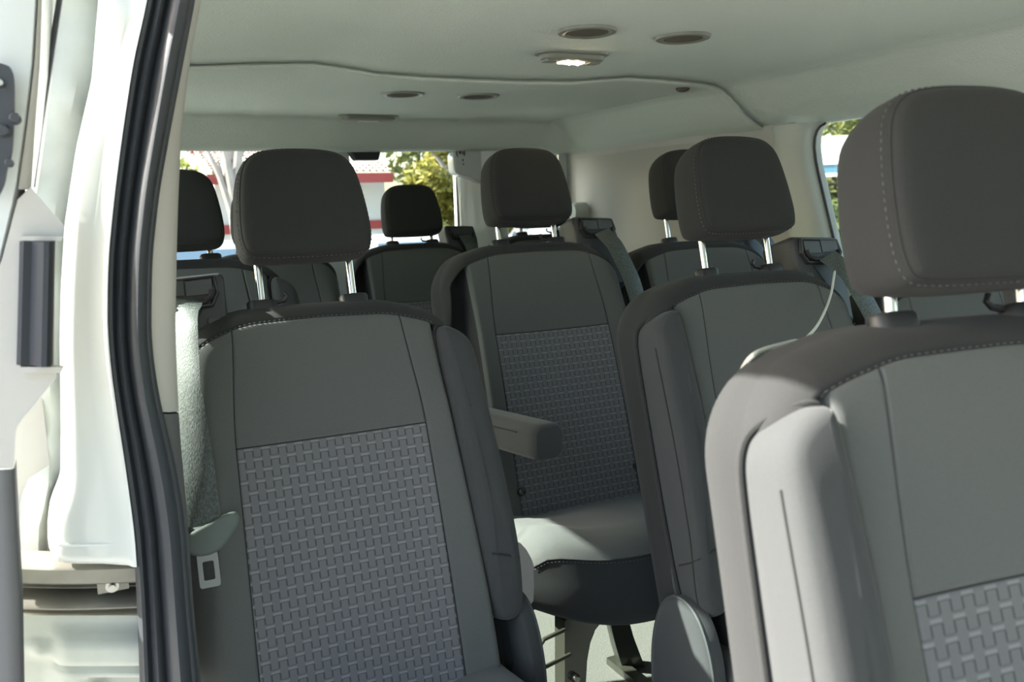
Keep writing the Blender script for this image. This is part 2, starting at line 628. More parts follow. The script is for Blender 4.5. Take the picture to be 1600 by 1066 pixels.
# ------------------------------------------------------------------ door pillar at the doorway's rear edge
PY = 1.10
SEAL_L = [(-60, 236), (0, 228), (100, 205), (200, 190), (300, 177), (400, 167), (500, 165), (560, 169), (622, 177), (725, 193), (827, 207), (930, 214), (1066, 219), (1130, 221)]
SEAL_R = [(-60, 318), (0, 305), (100, 286), (200, 267), (300, 249), (400, 238), (520, 236), (570, 241), (622, 249), (674, 262), (725, 274), (776, 283), (820, 289), (930, 297), (1066, 310), (1130, 317)]
TRIM_R = [(-60, 325), (0, 314), (100, 296), (200, 284), (300, 279), (400, 276), (520, 274), (643, 279), (700, 283), (776, 290), (820, 294), (930, 301), (1066, 314), (1130, 321)]
JAMB_L = [(-60, 158), (0, 154), (120, 144), (230, 119), (350, 101), (450, 95), (540, 93), (670, 95), (750, 94), (775, 88), (800, 77), (820, 74), (850, 74), (872, 77), (882, 84)]


def smooth_tab(tab, step=20):
    v0, v1 = tab[0][0], tab[-1][0]
    n = int((v1-v0)/step)
    vs_ = [v0+(v1-v0)*i/n for i in range(n+1)]
    raw = [interp(tab, v) for v in vs_]
    for _ in range(2):
        raw = [raw[0]]+[(raw[i-1]+2*raw[i]+raw[i+1])/4 for i in range(1, n)]+[raw[-1]]
    return list(zip(vs_, raw))


sl, sr, tr = smooth_tab(SEAL_L), smooth_tab(SEAL_R), smooth_tab(TRIM_R)
PROF = [(0, -.012), (0, 0), (.02, .010), (.07, .015), (.13, .014), (.17, .006), (.20, .004), (.235, .012), (.30, .018), (.36, .016), (.41, .007), (.44, .005), (.48, .016), (.56, .027), (.66, .031), (.76, .028), (.84, .02), (.88, .013), (.92, .013), (.97, .010), (1.0, .002), (1.0, -.012)]
rows = []
VS = [v for v, _ in sl]
for v in VS:
    a, b = at(interp(sl, v), v, Y=PY), at(interp(sr, v), v, Y=PY)
    d = (b-a)
    rows.append([a+d*t+Vector((0, -h, 0)) for t, h in PROF])
g = MB().grid(rows)
o = g.build('trim_5', M['rubber'], angle=50)
tag(o, 'ribbed black rubber door seal along the doorway pillar', kind='structure')
# interior pillar cover, pale above and grey below
for nm, lab, m_, v0, v1 in (('trim_6', 'pale upper pillar cover inside the door seal', M['trim'], -60, 643), ('trim_7', 'grey lower pillar cover inside the door seal', M['trim_dark'], 646, 1130)):
    rows = []
    n = 40
    for i in range(n+1):
        v = lerp(v0, v1, i/n)
        a, b = at(interp(sr, v)-6, v, Y=PY), at(interp(tr, v), v, Y=PY+.03)
        rows.append([a, lerp(a, b, .45)+Vector((0, -.006, 0)), lerp(a, b, .8)+Vector((0, -.002, 0)), b, b+Vector((-.004, .03, 0)), b+Vector((-.03, .1, 0)), b+Vector((-.16, .13, 0))])
    o = MB().grid(rows).build(nm, m_, angle=50)
    tag(o, lab, kind='structure')
# white jamb face
rows = []
n = 60
for i in range(n+1):
    v = lerp(-60, 880, i/n)
    e = max(0, (v-862)/18)
    a, b = at(interp(JAMB_L, v), v, Y=PY+.02), at(interp(sl, v)+2, v, Y=PY)
    bot = .004*e*e
    w_ = b-a
    rows.append([a+Vector((.006, .16, 0)), a+Vector((0, .05, 0)), a+Vector((0, .02, 0)), a+w_*.06+Vector((0, .004, 0)), a+w_*.16+Vector((0, -.004+bot, 0)), a+w_*.3+Vector((0, -.006+bot, 0)),
                 a+w_*.6+Vector((0, -.006+bot, 0)), a+w_*.9+Vector((0, -.008, 0)), a+w_*.95+Vector((0, -.014, 0)), b+Vector((0, -.014, 0)), b])
last = rows[-1]
rows.append([p+Vector((0, .012, -.004)) for p in last])
rows.append([p+Vector((0, .09, -.004)) for p in last])
o = MB().grid(rows).build('trim_8', M['paint'], angle=60)
tag(o, 'white painted door jamb face beside the rubber seal', kind='structure')
# crease near the jamb foot
a, b = at(92, 852, Y=PY+.012), at(205, 849, Y=PY-.004)
MB().tube([lerp(a, b, k/6)+Vector((0, .0, .0)) for k in range(7)], .0022, 6).build('crease', M['paint'], o)
# recessed, dusty outer side of the pillar
A0, A1 = at(40, -60, Y=1.32), at(175, -60, Y=1.26)
rows = []
for i in range(31):
    v = lerp(-60, 876, i/30)
    ul = interp([(-60, 60), (0, 88), (300, 44), (600, 40), (876, 26)], v)
    ur = interp(JAMB_L, v)+12
    p, q = at(ul-25, v, Y=1.27), at(ur, v, Y=1.24)
    wob = .006*math.sin(v*.03)+.004*math.sin(v*.071)
    if v > 728:
        wob -= .014*sstep((v-728)/40)
    rows.append([p+Vector((0, .05, 0)), p, lerp(p, q, .25)+Vector((0, -.006+wob*.5, 0)), lerp(p, q, .4)+Vector((0, -.012+wob, 0)), lerp(p, q, .7)+Vector((0, -.012+wob, 0)), lerp(p, q, .85)+Vector((0, -.002, 0)), q+Vector((0, .01, 0))])
o = MB().grid(rows).build('trim_9', M['paint_dirty'], angle=50)
tag(o, 'dusty pale recess behind the jamb face', kind='structure')
# roller rail below the jamb
g = MB()
RAILS = [(884, 912, -.004, .02), (912, 918, .02, .03), (918, 930, .055, .06), (930, 936, .03, .03), (936, 944, .05, .05), (944, 952, -.01, .02), (952, 962, .015, .03)]
for v0, v1, dy, th in RAILS:
    rows = []
    for k in range(9):
        u = lerp(-10, 222, k/8)
        sag = 4*math.sin(k/8*math.pi)
        p, q = at(u, v0+sag, Y=PY+.05+dy), at(u, v1+sag, Y=PY+.05+dy)
        rows.append([p+Vector((0, .06, 0)), p+Vector((0, .004, 0)), p+Vector((0, 0, -.003)), q+Vector((0, 0, .003)), q+Vector((0, .004, 0)), q+Vector((0, .06, 0))])
    g.grid(rows)
o = g.build('trim_10', M['rail'], angle=50)
tag(o, 'dull metal sliding door rail under the white jamb', kind='structure')
p = at(175, 914, Y=PY+.055)
MB().lathe(p, [(0.0001, -.012), (.004, -.012), (.004, -.006), (.008, -.006), (.008, .01)], 'Y', 20).build('bolt', M['steel'], o)
bx = at(152, 918, Y=PY+.06)
MB().box((bx.x, bx.y-.004, bx.z-.008), (bx.x+.036, bx.y+.03, bx.z+.008)).build('bracket', M['rail'], o, smooth=False)
# lower body with pressed shapes
g = MB()
rows = []
for i in range(25):
    v = lerp(962, 1140, i/24)
    r_ = []
    for k in range(17):
        u = lerp(-10, 226, k/16)
        bulge = .022*sstep((v-975)/25)*(1-sstep((v-1032)/6))*sstep((u-82)/14)
        bulge += .012*sstep((v-1000)/10)*sstep((u-45)/8)*(1-sstep((u-76)/8))*(1-sstep((v-1020)/6))
        bulge += .014*sstep((v-1036)/6)*sstep((u-88)/8)
        bulge -= .03*sstep((v-1052)/5)*sstep((u-148)/8)
        p = at(u, v, Y=PY+.05)
        r_.append(p+Vector((0, -bulge, 0)))
    rows.append(r_)
g.grid(rows)
o = g.build('trim_11', M['paint_dirty'], angle=None)
tag(o, 'grimy white lower body pressing under the door rail', kind='structure')

# ------------------------------------------------------------------ sliding door, slid back outside the pillar
DY = 1.0
door = MB()
EDGE = [(-80, 66), (0, 62), (100, 56), (200, 44), (300, 30), (400, 6), (450, -5), (700, -14), (1140, -16)]
rows = []
for i in range(41):
    v = lerp(-80, 1140, i/40)
    u = interp(EDGE, v)
    b = at(u, v, Y=DY+.01)
    rows.append([b+Vector((.012, .10, 0)), b+Vector((0, .012, 0)), b+Vector((-.004, 0, 0)), b+Vector((-.05, -.006, 0)), b+Vector((-.09, 0, 0)), b+Vector((-.10, .03, 0)), b+Vector((-.10, .12, 0))])
door.grid(rows)
dr = door.build('door_1', M['paint'], angle=50)
tag(dr, 'open white sliding door with beige trim, latch plate and dark grab handle', kind='structure')
# inner trim: pale upper frame beside the window, with the window's black edge
rows = []
for i in range(19):
    v = lerp(-80, 296, i/18)
    a = at(interp(EDGE, v)-2, v, Y=DY+.012)
    b = at(interp([(-80, 72), (0, 66), (100, 63), (200, 55), (296, 49)], v), v, Y=DY+.02)
    rows.append([a, lerp(a, b, .5)+Vector((0, -.003, 0)), b, b+Vector((-.003, .04, 0))])
MB().grid(rows).build('upper_trim', M['trim'], dr, angle=50)
g = MB()
g.tube([at(interp([(-80, 103), (0, 93), (100, 78), (200, 62), (292, 50)], v), v, Y=DY+.09) for v in range(-80, 293, 12)], .0032, 8)
g.build('window_edge', M['rubber'], dr)
# grab handle bracket: a bevelled trapezoid standing proud of the trim
out = [(48, 292), (100, 352), (99, 374), (86, 374), (86, 384), (84, 570), (86, 572), (88, 590), (60, 625), (25, 668), (22, 732), (-20, 732), (-20, 470), (4, 404), (28, 312)]
outw = [at(u, v, Y=DY) for u, v in out]
g = MB()
nn = len(outw)
g.add([p for p in outw]+[p+Vector((-.004, .05, 0)) for p in outw], [tuple(range(nn))]+[(k, (k+1) % nn, nn+(k+1) % nn, nn+k) for k in range(nn)])
g.build('handle_bracket', M['trim'], dr, smooth=False)
# lip, recess and dark bar of the handle
g = MB()
rows = []
for k in range(25):
    t = k/24
    v = lerp(377, 569, t)
    l, r_ = 31 - 5*t, 86 - 4*t
    a, b = at(l, v, Y=DY-.006), at(r_, v, Y=DY-.006)
    w_ = b-a
    rows.append([a+Vector((0, .01, 0)), a+Vector((0, -.004, 0)), a+w_*.12+Vector((0, -.01, 0)), a+w_*.35+Vector((0, -.008, 0)), a+w_*.5+Vector((0, -.012, 0)), a+w_*.7+Vector((0, -.022, 0)), a+w_*.85+Vector((0, -.022, 0)), a+w_*.96+Vector((0, -.014, 0)), b+Vector((0, 0, 0)), b+Vector((0, .01, 0))])
for rr, dz in ((rows[0], .002), (rows[-1], -.002)):
    pass
g.grid(rows)
g.grid([[p+Vector((0, .0, .0)) for p in rows[0]], [Vector((p.x, DY+.004, p.z)) for p in rows[0]]])
g.grid([[p for p in rows[-1]], [Vector((p.x, DY+.004, p.z)) for p in rows[-1]]])
g.build('grab_handle', mat('handle_plastic', (.022, .026, .034), .6), dr, angle=50)
g = MB()
for v0, v1 in ((369, 376), (571, 580)):
    p = [at(33, v0, Y=DY-.002), at(100, v0, Y=DY-.002), at(96, v1, Y=DY-.002), at(33, v1, Y=DY-.002)]
    q = [x+Vector((0, -.012, 0)) for x in p]
    g.add(p+q, [(0, 1, 2, 3), (7, 6, 5, 4), (0, 1, 5, 4), (1, 2, 6, 5), (2, 3, 7, 6), (3, 0, 4, 7)])
g.build('handle_lip', M['trim'], dr, smooth=False)
# grey lower trim
rows = []
for i in range(13):
    v = lerp(732, 1140, i/12)
    a = at(interp([(732, -20), (1140, -8)], v), v, Y=DY+.004)
    b = at(interp([(732, 22), (820, 26), (950, 33), (1140, 36)], v), v, Y=DY+.004)
    rows.append([a, lerp(a, b, .5)+Vector((0, -.006, 0)), lerp(a, b, .9)+Vector((0, -.004, 0)), b, b+Vector((0, .04, 0))])
MB().grid(rows).build('lower_trim', M['trim_dark'], dr, angle=50)
# black latch plate with studs
out = chaikin([(-14, 100), (6, 102), (22, 110), (24, 150), (21, 240), (12, 262), (8, 292), (-14, 330)], 2)
ow = [at(u, v, Y=DY-.002) for u, v in out]
nn = len(ow)
g = MB()
g.add([p+Vector((0, -.012, 0)) for p in ow]+ow, [tuple(range(nn))]+[(k, (k+1) % nn, nn+(k+1) % nn, nn+k) for k in range(nn)])
lp = g.build('latch_plate', M['rubber'], dr, smooth=False)
for (u, v, r_, m_) in ((24, 186, .0055, M['rubber']), (15, 255, .004, M['rubber']), (1, 131, .004, M['steel']), (6, 205, .006, M['rubber'])):
    p = at(u, v, Y=DY-.012)
    MB().lathe(p, [(.0001, -.010), (r_*.7, -.010), (r_, -.007), (r_, .004)], 'Y', 16).build('stud', m_, lp)


# ------------------------------------------------------------------ seats
REC = R(17.7)
SR, CR = math.sin(REC), math.cos(REC)


def d_top(s):
    a = abs(s)
    t = max(0, (a-.42)/.58)
    t = min(1, t)
    return .112*(1-max(0, 1-t**2.25)**(1/2.25)) + .004*(s*s)


def wid(s, d):
    k = sstep(d/.66)
    return (.240+.010*k) if s < 0 else (.226+.016*k)


S_A, S_B, S_C = -.79, -.615, .645      # armrest notch edge, panel seams
D_INS, D_BOT = .224, .67


class Seat:
    def __init__(s, name, loc, H, ext, sx=1, arm='up', guide=True, lod=1, knobs=False, flare=0, label='', group=None, detail=True):
        s.root = empty(name, (loc[0], loc[1], 0), R(loc[2]) if len(loc) > 2 else 0)
        tag(s.root, label, 'van seat', group)
        s.H, s.sx, s.ext, s.arm = H, sx, ext, arm
        s.lod = lod
        s.flare = flare
        s.back(arm)
        s.headrest(detail)
        s.cushion()
        s.base()
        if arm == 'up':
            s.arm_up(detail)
        elif arm == 'down':
            s.arm_down()
        if guide:
            s.guide()
        if knobs:
            for x, d in ((-.15, .575), (.155, .565)):
                m_ = MB()
                c = s.bk(x, d, .05)
                m_.tube([s.bk(x, d, .030), s.bk(x, d, .047), s.bk(x, d, .051), s.bk(x, d, .053)], [.009, .009, .0075, .004], 16)
                s.part(m_, 'anchor_button', M['plastic'])

    def bk(s, x, d, n):
        return Vector((s.sx*x, -SR*d-CR*n, s.H-CR*d+SR*n))

    def part(s, mb, name, m_, parent=None, **k):
        return mb.build(name, m_, parent or s.root, **k)

    # ---- backrest as one height field cut into its panels
    def nfield(s, sv, d, zone_top, arm):
        W = wid(sv, d)
        et = max(1e-5, (d-d_top(sv))*.85)
        es = max(1e-5, (1-abs(sv))*W)
        e = 1/math.sqrt(1/et**2+1/es**2)
        nf = .034
        # bolsters proud, centre slightly hollow
        c = (sv-(S_B+S_C)/2)/((S_C-S_B)/2)
        fade = sstep((d-.08)/.15)
        if abs(c) < 1:
            nf += -.010*fade*(1-c*c)
        else:
            q = (abs(c)-1)/.6
            nf += .008*fade*math.sin(min(1, q)*math.pi)
        nf += .010*math.sin(min(1, d/.66)*math.pi)
        r = .042
        nb = -.030
        if e < r:
            q = 1-e/r
            n = nb+(nf-nb)*math.sqrt(max(0, 1-q*q))
        else:
            n = nf
        return n

    def back(s, arm):
        l = s.lod
        cs = []

        def seg(a, b, n, clus=None):
            for k in range(n):
                t = k/n
                if clus == 'a':
                    t = t*t
                if clus == 'b':
                    t = 1-(1-t)**2
                cs.append(lerp(a, b, t))
        seg(-1, S_A-.012, 7*l, 'a')
        cs += [S_A-.012, S_A-.002]
        iA = len(cs)-1
        seg(S_A, S_A+.05, 4)
        seg(S_A+.05, S_B-.02, 5*l)
        cs += [S_B-.02, S_B-.008]
        iB = len(cs)
        cs += [S_B, S_B+.008]
        seg(S_B+.02, S_C-.02, 22*l)
        cs += [S_C-.02, S_C-.008]
        iC = len(cs)
        cs += [S_C, S_C+.008]
        seg(S_C+.02, 1, 11*l, 'b')
        cs.append(1)
        # rows as (zone, t)
        rt = [(0, (k/(8*l))**1.6) for k in range(8*l)]
        jS = len(rt)
        rt += [(0, 1), (1, .008), (1, .022), (1, .05)]
        rt += [(1, .09+.87*k/(14*l)) for k in range(14*l)] + [(1, .975), (1, .99)]
        jI = len(rt)
        rt += [(1, 1), (2, .004), (2, .01)] + [(2, .02+.98*k/(26*l)) for k in range(26*l+1)]
        P, D, Sx = [], [], []
        for j, (z, t) in enumerate(rt):
            rowp = []
            for i, sv in enumerate(cs):
                dt = d_top(sv)
                dsm = dt+.034+.004*abs(sv)
                d = (lerp(dt, dsm, t), lerp(dsm, max(D_INS, dsm+.02), t), lerp(max(D_INS, dsm+.02), D_BOT, t))[z]
                lim = .79 if sv < 0 else 1
                wq = 1-max(0, (abs(sv)-.65)/(lim-.65)) if abs(sv) < lim else 0
                x = sv*wid(sv, d)*(1-.10*min(1, wq)*(1-sstep(d/.23)))
                if sv < S_B:
                    x -= s.flare*sstep((d-.05)/.55)*min(1, (S_B-sv)/(S_B-S_A))
                n = s.nfield(sv, d, z == 0, arm)
                if j == jS:
                    n -= .003
                if (i == iB or i == iC) and j > jS:
                    n -= .0035
                if j == jI and iB <= i <= iC:
                    n -= .003
                if j > jS+1 and i <= iA:
                    es = (1-abs(sv))*.24
                    n = -.030
                if j == jS+1 and i <= iA and cs[i] >= -.95:
                    n = min(n, .012)
                if j > jS and i == iA+1:
                    n -= .012
                if j > jS and i == iA+2:
                    n -= .003
                if sv < -.95:
                    q_ = s.nfield(sv, d, False, arm)
                    n = lerp(q_, min(-.014, q_), sstep((d-.10)/.12))
                # roll under at the foot
                if d > .63:
                    n -= .03*((d-.63)/.04)**2
                rowp.append((x, d, n))
            P.append(rowp)
        NR, NC = len(P), len(cs)
        mesh = {k: ([], [], {}, []) for k in 'shell left right panel insert'.split()}

        def vid(key, j, i):
            V, Fc, mp, uv = mesh[key]
            if (j, i) not in mp:
                mp[(j, i)] = len(V)
                x, d, n = P[j][i]
                V.append(s.bk(x, d, n))
                uv.append((x, d))
            return mp[(j, i)]
        for j in range(NR-1):
            for i in range(NC-1):
                if j < jS or i <= iA:
                    key = 'shell'
                elif i < iB:
                    key = 'left'
                elif i >= iC:
                    key = 'right'
                elif j < jI:
                    key = 'panel'
                else:
                    key = 'insert'
                q = (vid(key, j, i), vid(key, j+1, i), vid(key, j+1, i+1), vid(key, j, i+1))
                if s.sx < 0:
                    q = tuple(reversed(q))
                mesh[key][1].append(q)
        # sides and back of the shell
        loop = [(j, 0) for j in range(NR-1, 0, -1)] + [(0, i) for i in range(NC)] + [(j, NC-1) for j in range(1, NR)]
        V, Fc, mp, uv = mesh['shell']
        base = [P[j][i] for j, i in loop]
        nl = len(base)
        # outward direction in (x,d)
        nm = []
        for k in range(nl):
            a, b = base[max(0, k-1)], base[min(nl-1, k+1)]
            dx, dd = b[0]-a[0], b[1]-a[1]
            h = math.hypot(dx, dd) or 1
            nm.append((dd/h, -dx/h))
        rings = []
        for f, ins in ((0, 0), (.2, -.004), (.5, -.005), (.75, -.001), (.9, .008), (1, .02), (1.03, .05)):
            ids = []
            for k, (x, d, n) in enumerate(base):
                nn = lerp(n, -.10, f)
                ids.append(len(V))
                V.append(s.bk(x-nm[k][0]*ins, max(d-nm[k][1]*ins, -.0 if ins > 0 else -1), nn))
                uv.append((x, d))
            rings.append(ids)
        for a, b in zip(rings, rings[1:]):
            for k in range(nl-1):
                q = (a[k], a[k+1], b[k+1], b[k])
                Fc.append(q if s.sx > 0 else tuple(reversed(q)))
        q = tuple(rings[-1])
        Fc.append(q if s.sx > 0 else tuple(reversed(q)))
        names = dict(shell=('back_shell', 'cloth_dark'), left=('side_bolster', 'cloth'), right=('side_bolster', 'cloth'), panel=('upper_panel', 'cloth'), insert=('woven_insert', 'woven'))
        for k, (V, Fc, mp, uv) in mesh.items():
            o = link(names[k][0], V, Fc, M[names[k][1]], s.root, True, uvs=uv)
            if k == 'shell':
                bm = bmesh.new()
                bm.from_mesh(o.data)
                bmesh.ops.remove_doubles(bm, verts=bm.verts, dist=.00005)
                bm.to_mesh(o.data)
                bm.free()
                sh = o
            if k == 'insert':
                o['label'] = 'woven block pattern insert'
        # seams as thin cords lying in their grooves
        def seam(idx, name, dn=.0007, r=.0013):
            m_ = MB()
            m_.tube([s.bk(P[j][i][0], P[j][i][1], P[j][i][2]+dn) for j, i in idx], r, 6)
            return s.part(m_, name, M['seam'])
        seam([(jS, i) for i in range(iA-1, NC-1)], 'top_seam')
        seam([(j, iB) for j in range(jS, NR)], 'panel_seam')
        seam([(j, iC) for j in range(jS, NR)], 'panel_seam')
        seam([(jI, i) for i in range(iB, iC+1)], 'insert_seam')
        # stitching above the top seam
        pts = []
        for i in range(iA+1, NC-2):
            x, d, n = P[jS-1][i]
            pts.append(s.bk(x, d+.002, n+.0012))
        s.stitch(pts, sh)
        s.P, s.jS = P, jS

    def stitch(s, pts, parent, L=.0042, gap=.0034, r=.0007):
        if s.lod < 2:
            return
        m_ = MB()
        acc, on, cur = 0, True, [pts[0]]
        dense = []
        for a, b in zip(pts, pts[1:]):
            n = max(1, int((b-a).length/.0008))
            dense += [lerp(a, b, k/n) for k in range(n)]
        dist = 0
        run = []
        for a, b in zip(dense, dense[1:]):
            ph = dist % (L+gap)
            if ph < L:
                run.append(a)
            elif run:
                if len(run) > 2:
                    m_.tube([run[0], run[len(run)//2], run[-1]], [r*.6, r, r*.6], 5)
                run = []
            dist += (b-a).length
        if m_.v:
            o = s.part(m_, 'stitching', M['stitch'], parent)
            o['kind'] = 'stuff'

    # ---- headrest on two posts
    def headrest(s, detail):
        e = s.ext
        b, t = -e, -e-.182
        o = [(-.072, b), (-.100, b-.004), (-.108, b-.028), (-.107, b-.07), (-.101, b-.12), (-.092, b-.155), (-.070, t+.006), (-.035, t), (0, t-.001), (.035, t), (.070, t+.006), (.092, b-.155), (.101, b-.12), (.107, b-.07), (.108, b-.028), (.100, b-.004), (.072, b), (0, b+.001)]
        o = [(x, y) for x, y in o]
        o = list(reversed(chaikin(o, 3)))
        # orientation: want outward normals
        ar = sum(o[i-1][0]*o[i][1]-o[i][0]*o[i-1][1] for i in range(len(o)))
        if ar < 0:
            o.reverse()
        rings_side = [(.016, -.052, .3), (.016, -.051, .7), (.016, -.048, .9), (.014, -.043), (.009, -.035), (.004, -.022), (.001, -.008), (0, .006), (.001, .026), (.003, .036), (.0055, .0395)]
        rings_front = [(.0055, .0395), (.0065, .0425), (.009, .0458), (.0125, .0482), (.0125, .0500, .92), (.0125, .0515, .80), (.0125, .0525, .6), (.0125, .0530, .3)]
        lean = lambda x, d, n: s.bk(x, d, n+.006)
        m_ = MB()
        m_.slab(o, rings_side, lean)
        m_.f.pop()
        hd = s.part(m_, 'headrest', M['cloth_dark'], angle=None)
        m_ = MB()
        m_.slab(o, rings_front, lean)
        m_.f.pop(-2)
        s.part(m_, 'front_panel', M['cloth_dark'], hd, angle=None)
        nm = normals(o)
        pth = [lean(x-a*.0052, y-c*.0052, .0402) for (x, y), (a, c) in zip(o, nm)]
        m_ = MB()
        m_.tube(pth, .0012, 6, closed=True)
        s.part(m_, 'headrest_seam', M['seam'], hd)
        pth = [lean(x-a*.0016, y-c*.0016, .0335) for (x, y), (a, c) in zip(o, nm)]
        s.stitch(pth+[pth[0]], hd)
        for sg in (-1, 1):
            m_ = MB()
            m_.tube([s.bk(sg*.075, .03, -.012), s.bk(sg*.075, -.01, -.012), s.bk(sg*.075, -e-.03, -.006)], .0062, 14)
            s.part(m_, 'headrest_post', M['chrome'])
            m_ = MB()
            ol = rrect(-.024, -.015, .024, .015, .0149, 6)
            m_.slab(ol, [(.002, .012), (0, .010), (0, -.004), (.002, -.007), (.006, -.008), (.010, -.008)], lambda a, c, h: s.bk(sg*.075+a, h, -.012+c))
            g_ = s.part(m_, 'post_bushing', M['plastic'])
            if sg > 0:
                m_ = MB()
                m_.tube([s.bk(.075-.022, -.003, -.012), s.bk(.075-.036, -.006, -.012), s.bk(.075-.041, -.012, -.012), s.bk(.075-.037, -.018, -.012)], .0035, 8)
                s.part(m_, 'release_button', M['plastic'], g_)

    # ---- seat cushion
    def cushion(s):
        H = s.H
        zt = H-.548
        nx, W = 24, .238
        rows = []
        top, skirt = [], []
        for i in range(nx+1):
            a = -1+2*i/nx
            x = W*a
            yf = -.535+.10*abs(a)**2.4
            bol = .011*sstep((abs(a)-.5)/.3)*(1-sstep((abs(a)-.93)/.07)*.9)
            side = -.03*sstep((abs(a)-.88)/.12)
            t_, k_ = [], []
            for y, dz in ((-.10, -.055), (-.17, -.05), (-.25, -.04), (-.33, -.028), (-.40, -.016)):
                t_.append((x, max(y, yf+.09), zt+dz+bol+side))
            t_ += [(x, yf+.085, zt-.004+bol+side), (x, yf+.055, zt+.0+bol*.8+side), (x, yf+.03, zt-.004+bol*.6+side), (x, yf+.013, zt-.013+bol*.5+side), (x, yf+.004, zt-.026+bol*.4+side*.8), (x, yf, zt-.04+bol*.3+side*.6)]
            ts = t_[-1]
            zb = zt-.20+.045*abs(a)**2
            k_ = [ts, (x, yf+.0015, ts[2]-.008), (x, yf+.001, lerp(ts[2], zb, .4)), (x, yf+.006, lerp(ts[2], zb, .75)), (x, yf+.018, zb+.012), (x, yf+.04, zb), (x, -.28, zb+.01), (x, -.1, zb+.02)]
            top.append([Vector((s.sx*p[0], p[1], p[2])) for p in t_])
            skirt.append([Vector((s.sx*p[0], p[1], p[2])) for p in k_])
        m_ = MB().grid(top)
        s.part(m_, 'seat_cushion', M['cloth'], angle=None)
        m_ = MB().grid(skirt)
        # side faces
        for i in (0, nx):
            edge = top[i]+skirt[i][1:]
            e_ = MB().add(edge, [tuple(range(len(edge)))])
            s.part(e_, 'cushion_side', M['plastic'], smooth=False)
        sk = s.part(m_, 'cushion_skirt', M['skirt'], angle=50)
        m_ = MB().tube([t[-1]+Vector((0, -.0012, .0)) for t in top], .0014, 6)
        s.part(m_, 'cushion_seam', M['seam'], sk)
        s.stitch([t[-1]+Vector((0, -.0012, -.006)) for t in top], sk)

    # ---- steel pedestal, recliner covers
    def base(s):
        H = s.H
        zt = H-.548-.165
        for sg in ((-1,) if s.arm else ()):
            c = Vector((s.sx*sg*(.252+s.flare), -.165, H-.575))
            m_ = MB()
            ol = chaikin([(-.085, -.16), (.075, -.16), (.085, -.04), (.055, .055), (.0, .085), (-.055, .06), (-.09, -.03)], 3)
            m_.slab(ol, [(.004, -.012), (0, -.008), (0, .008), (.003, .013), (.012, .017), (.03, .018)], lambda a, b, h: c+Vector((s.sx*sg*h, a, b)))
            rc = s.part(m_, 'recliner_cover', M['arm_cloth'])
            nm = normals(ol)
            m_ = MB()
            m_.tube([c+Vector((s.sx*sg*.012, a-p*.003, b-q*.003)) for (a, b), (p, q) in zip(ol, nm)], .003, 6, closed=True)
            s.part(m_, 'cover_piping', M['piping'], rc)
        # front and rear pedestal plates with an arched opening
        for y0, y1, hx in ((-.44, -.40, .20), (-.16, -.12, .18)):
            m_ = MB()
            outer = [(-hx, 0), (-hx+.02, .12), (-hx+.025, zt), (hx-.03, zt), (hx-.015, .12), (hx+.03, 0)]
            inner = chaikin([(-hx+.075, -.02), (-hx+.07, .12), (-hx+.085, zt-.05), (-.03, zt-.035), (hx-.09, zt-.09), (hx-.055, .08), (hx-.02, -.02)], 2)
            inner = [p for p in inner if p[1] > .0]
            k0 = max(range(len(inner)), key=lambda k: (inner[k][0] < 0)*100-inner[k][1]*10)
            inner = inner[k0:]+inner[:k0]
            if inner[1][1] < inner[0][1]:
                inner = [inner[0]]+list(reversed(inner[1:]))
            n = len(inner)
            # resample the outer edge to match
            cum = [0]
            for a, b in zip(outer, outer[1:]):
                cum.append(cum[-1]+math.dist(a, b))
            ot = []
            for k in range(n):
                q = cum[-1]*k/(n-1)
                for a, b, c0, c1 in zip(outer, outer[1:], cum, cum[1:]):
                    if q <= c1+1e-9:
                        t = (q-c0)/(c1-c0)
                        ot.append((lerp(a[0], b[0], t), lerp(a[1], b[1], t)))
                        break
            V, Fc = [], []
            for y in (y0, y1):
                V += [(s.sx*a, y, max(b, 0)) for a, b in ot]+[(s.sx*a, y+(.008 if y == y0 else -.008), max(b, 0)) for a, b in inner]
            for k in range(n-1):
                Fc += [(k, k+1, n+k+1, n+k), (2*n+k, 3*n+k, 3*n+k+1, 2*n+k+1), (k, 2*n+k, 2*n+k+1, k+1), (n+k, n+k+1, 3*n+k+1, 3*n+k)]
            m_.add(V, Fc)
            p_ = s.part(m_, 'pedestal_plate', M['frame'], angle=35)
            if y0 < -.3:
                for bx, bz in ((-hx+.046, .215), (-hx+.042, .16), (hx-.045, .20)):
                    b_ = MB().lathe(Vector((s.sx*bx, y0-.001, bz)), [(.0001, -.009), (.006, -.009), (.009, -.005), (.009, .002)], 'Y', 14)
                    s.part(b_, 'bolt', M['steel'], p_)
        for sg in (-1, 1):
            m_ = MB()
            x = s.sx*sg*.15
            m_.box((x-.016, -.44, 0), (x+.016, -.10, .018))
            s.part(m_, 'floor_rail', M['frame'], smooth=False)
            m_ = MB().box((x-.012, -.42, zt-.02), (x+.012, -.12, zt+.01))
            s.part(m_, 'seat_rail', M['frame'], smooth=False)
        m_ = MB()
        hx = s.sx*-.20
        m_.tube([(hx+s.sx*.02, -.45, zt-.03), (hx-s.sx*.03, -.455, zt-.035), (hx-s.sx*.04, -.457, zt-.045), (hx-s.sx*.036, -.457, zt-.085), (hx-s.sx*.028, -.456, zt-.092), (hx+s.sx*.03, -.45, zt-.085)], .0045, 10)
        s.part(m_, 'release_bar', M['frame'])
        # steel side plates carrying backrest and cushion
        for sg in (-1, 1):
            m_ = MB()
            x = s.sx*sg*.222
            m_.box((x-.006, -.40, zt), (x+.006, -.10, zt+.07))
            s.part(m_, 'side_plate', M['frame'], smooth=False)

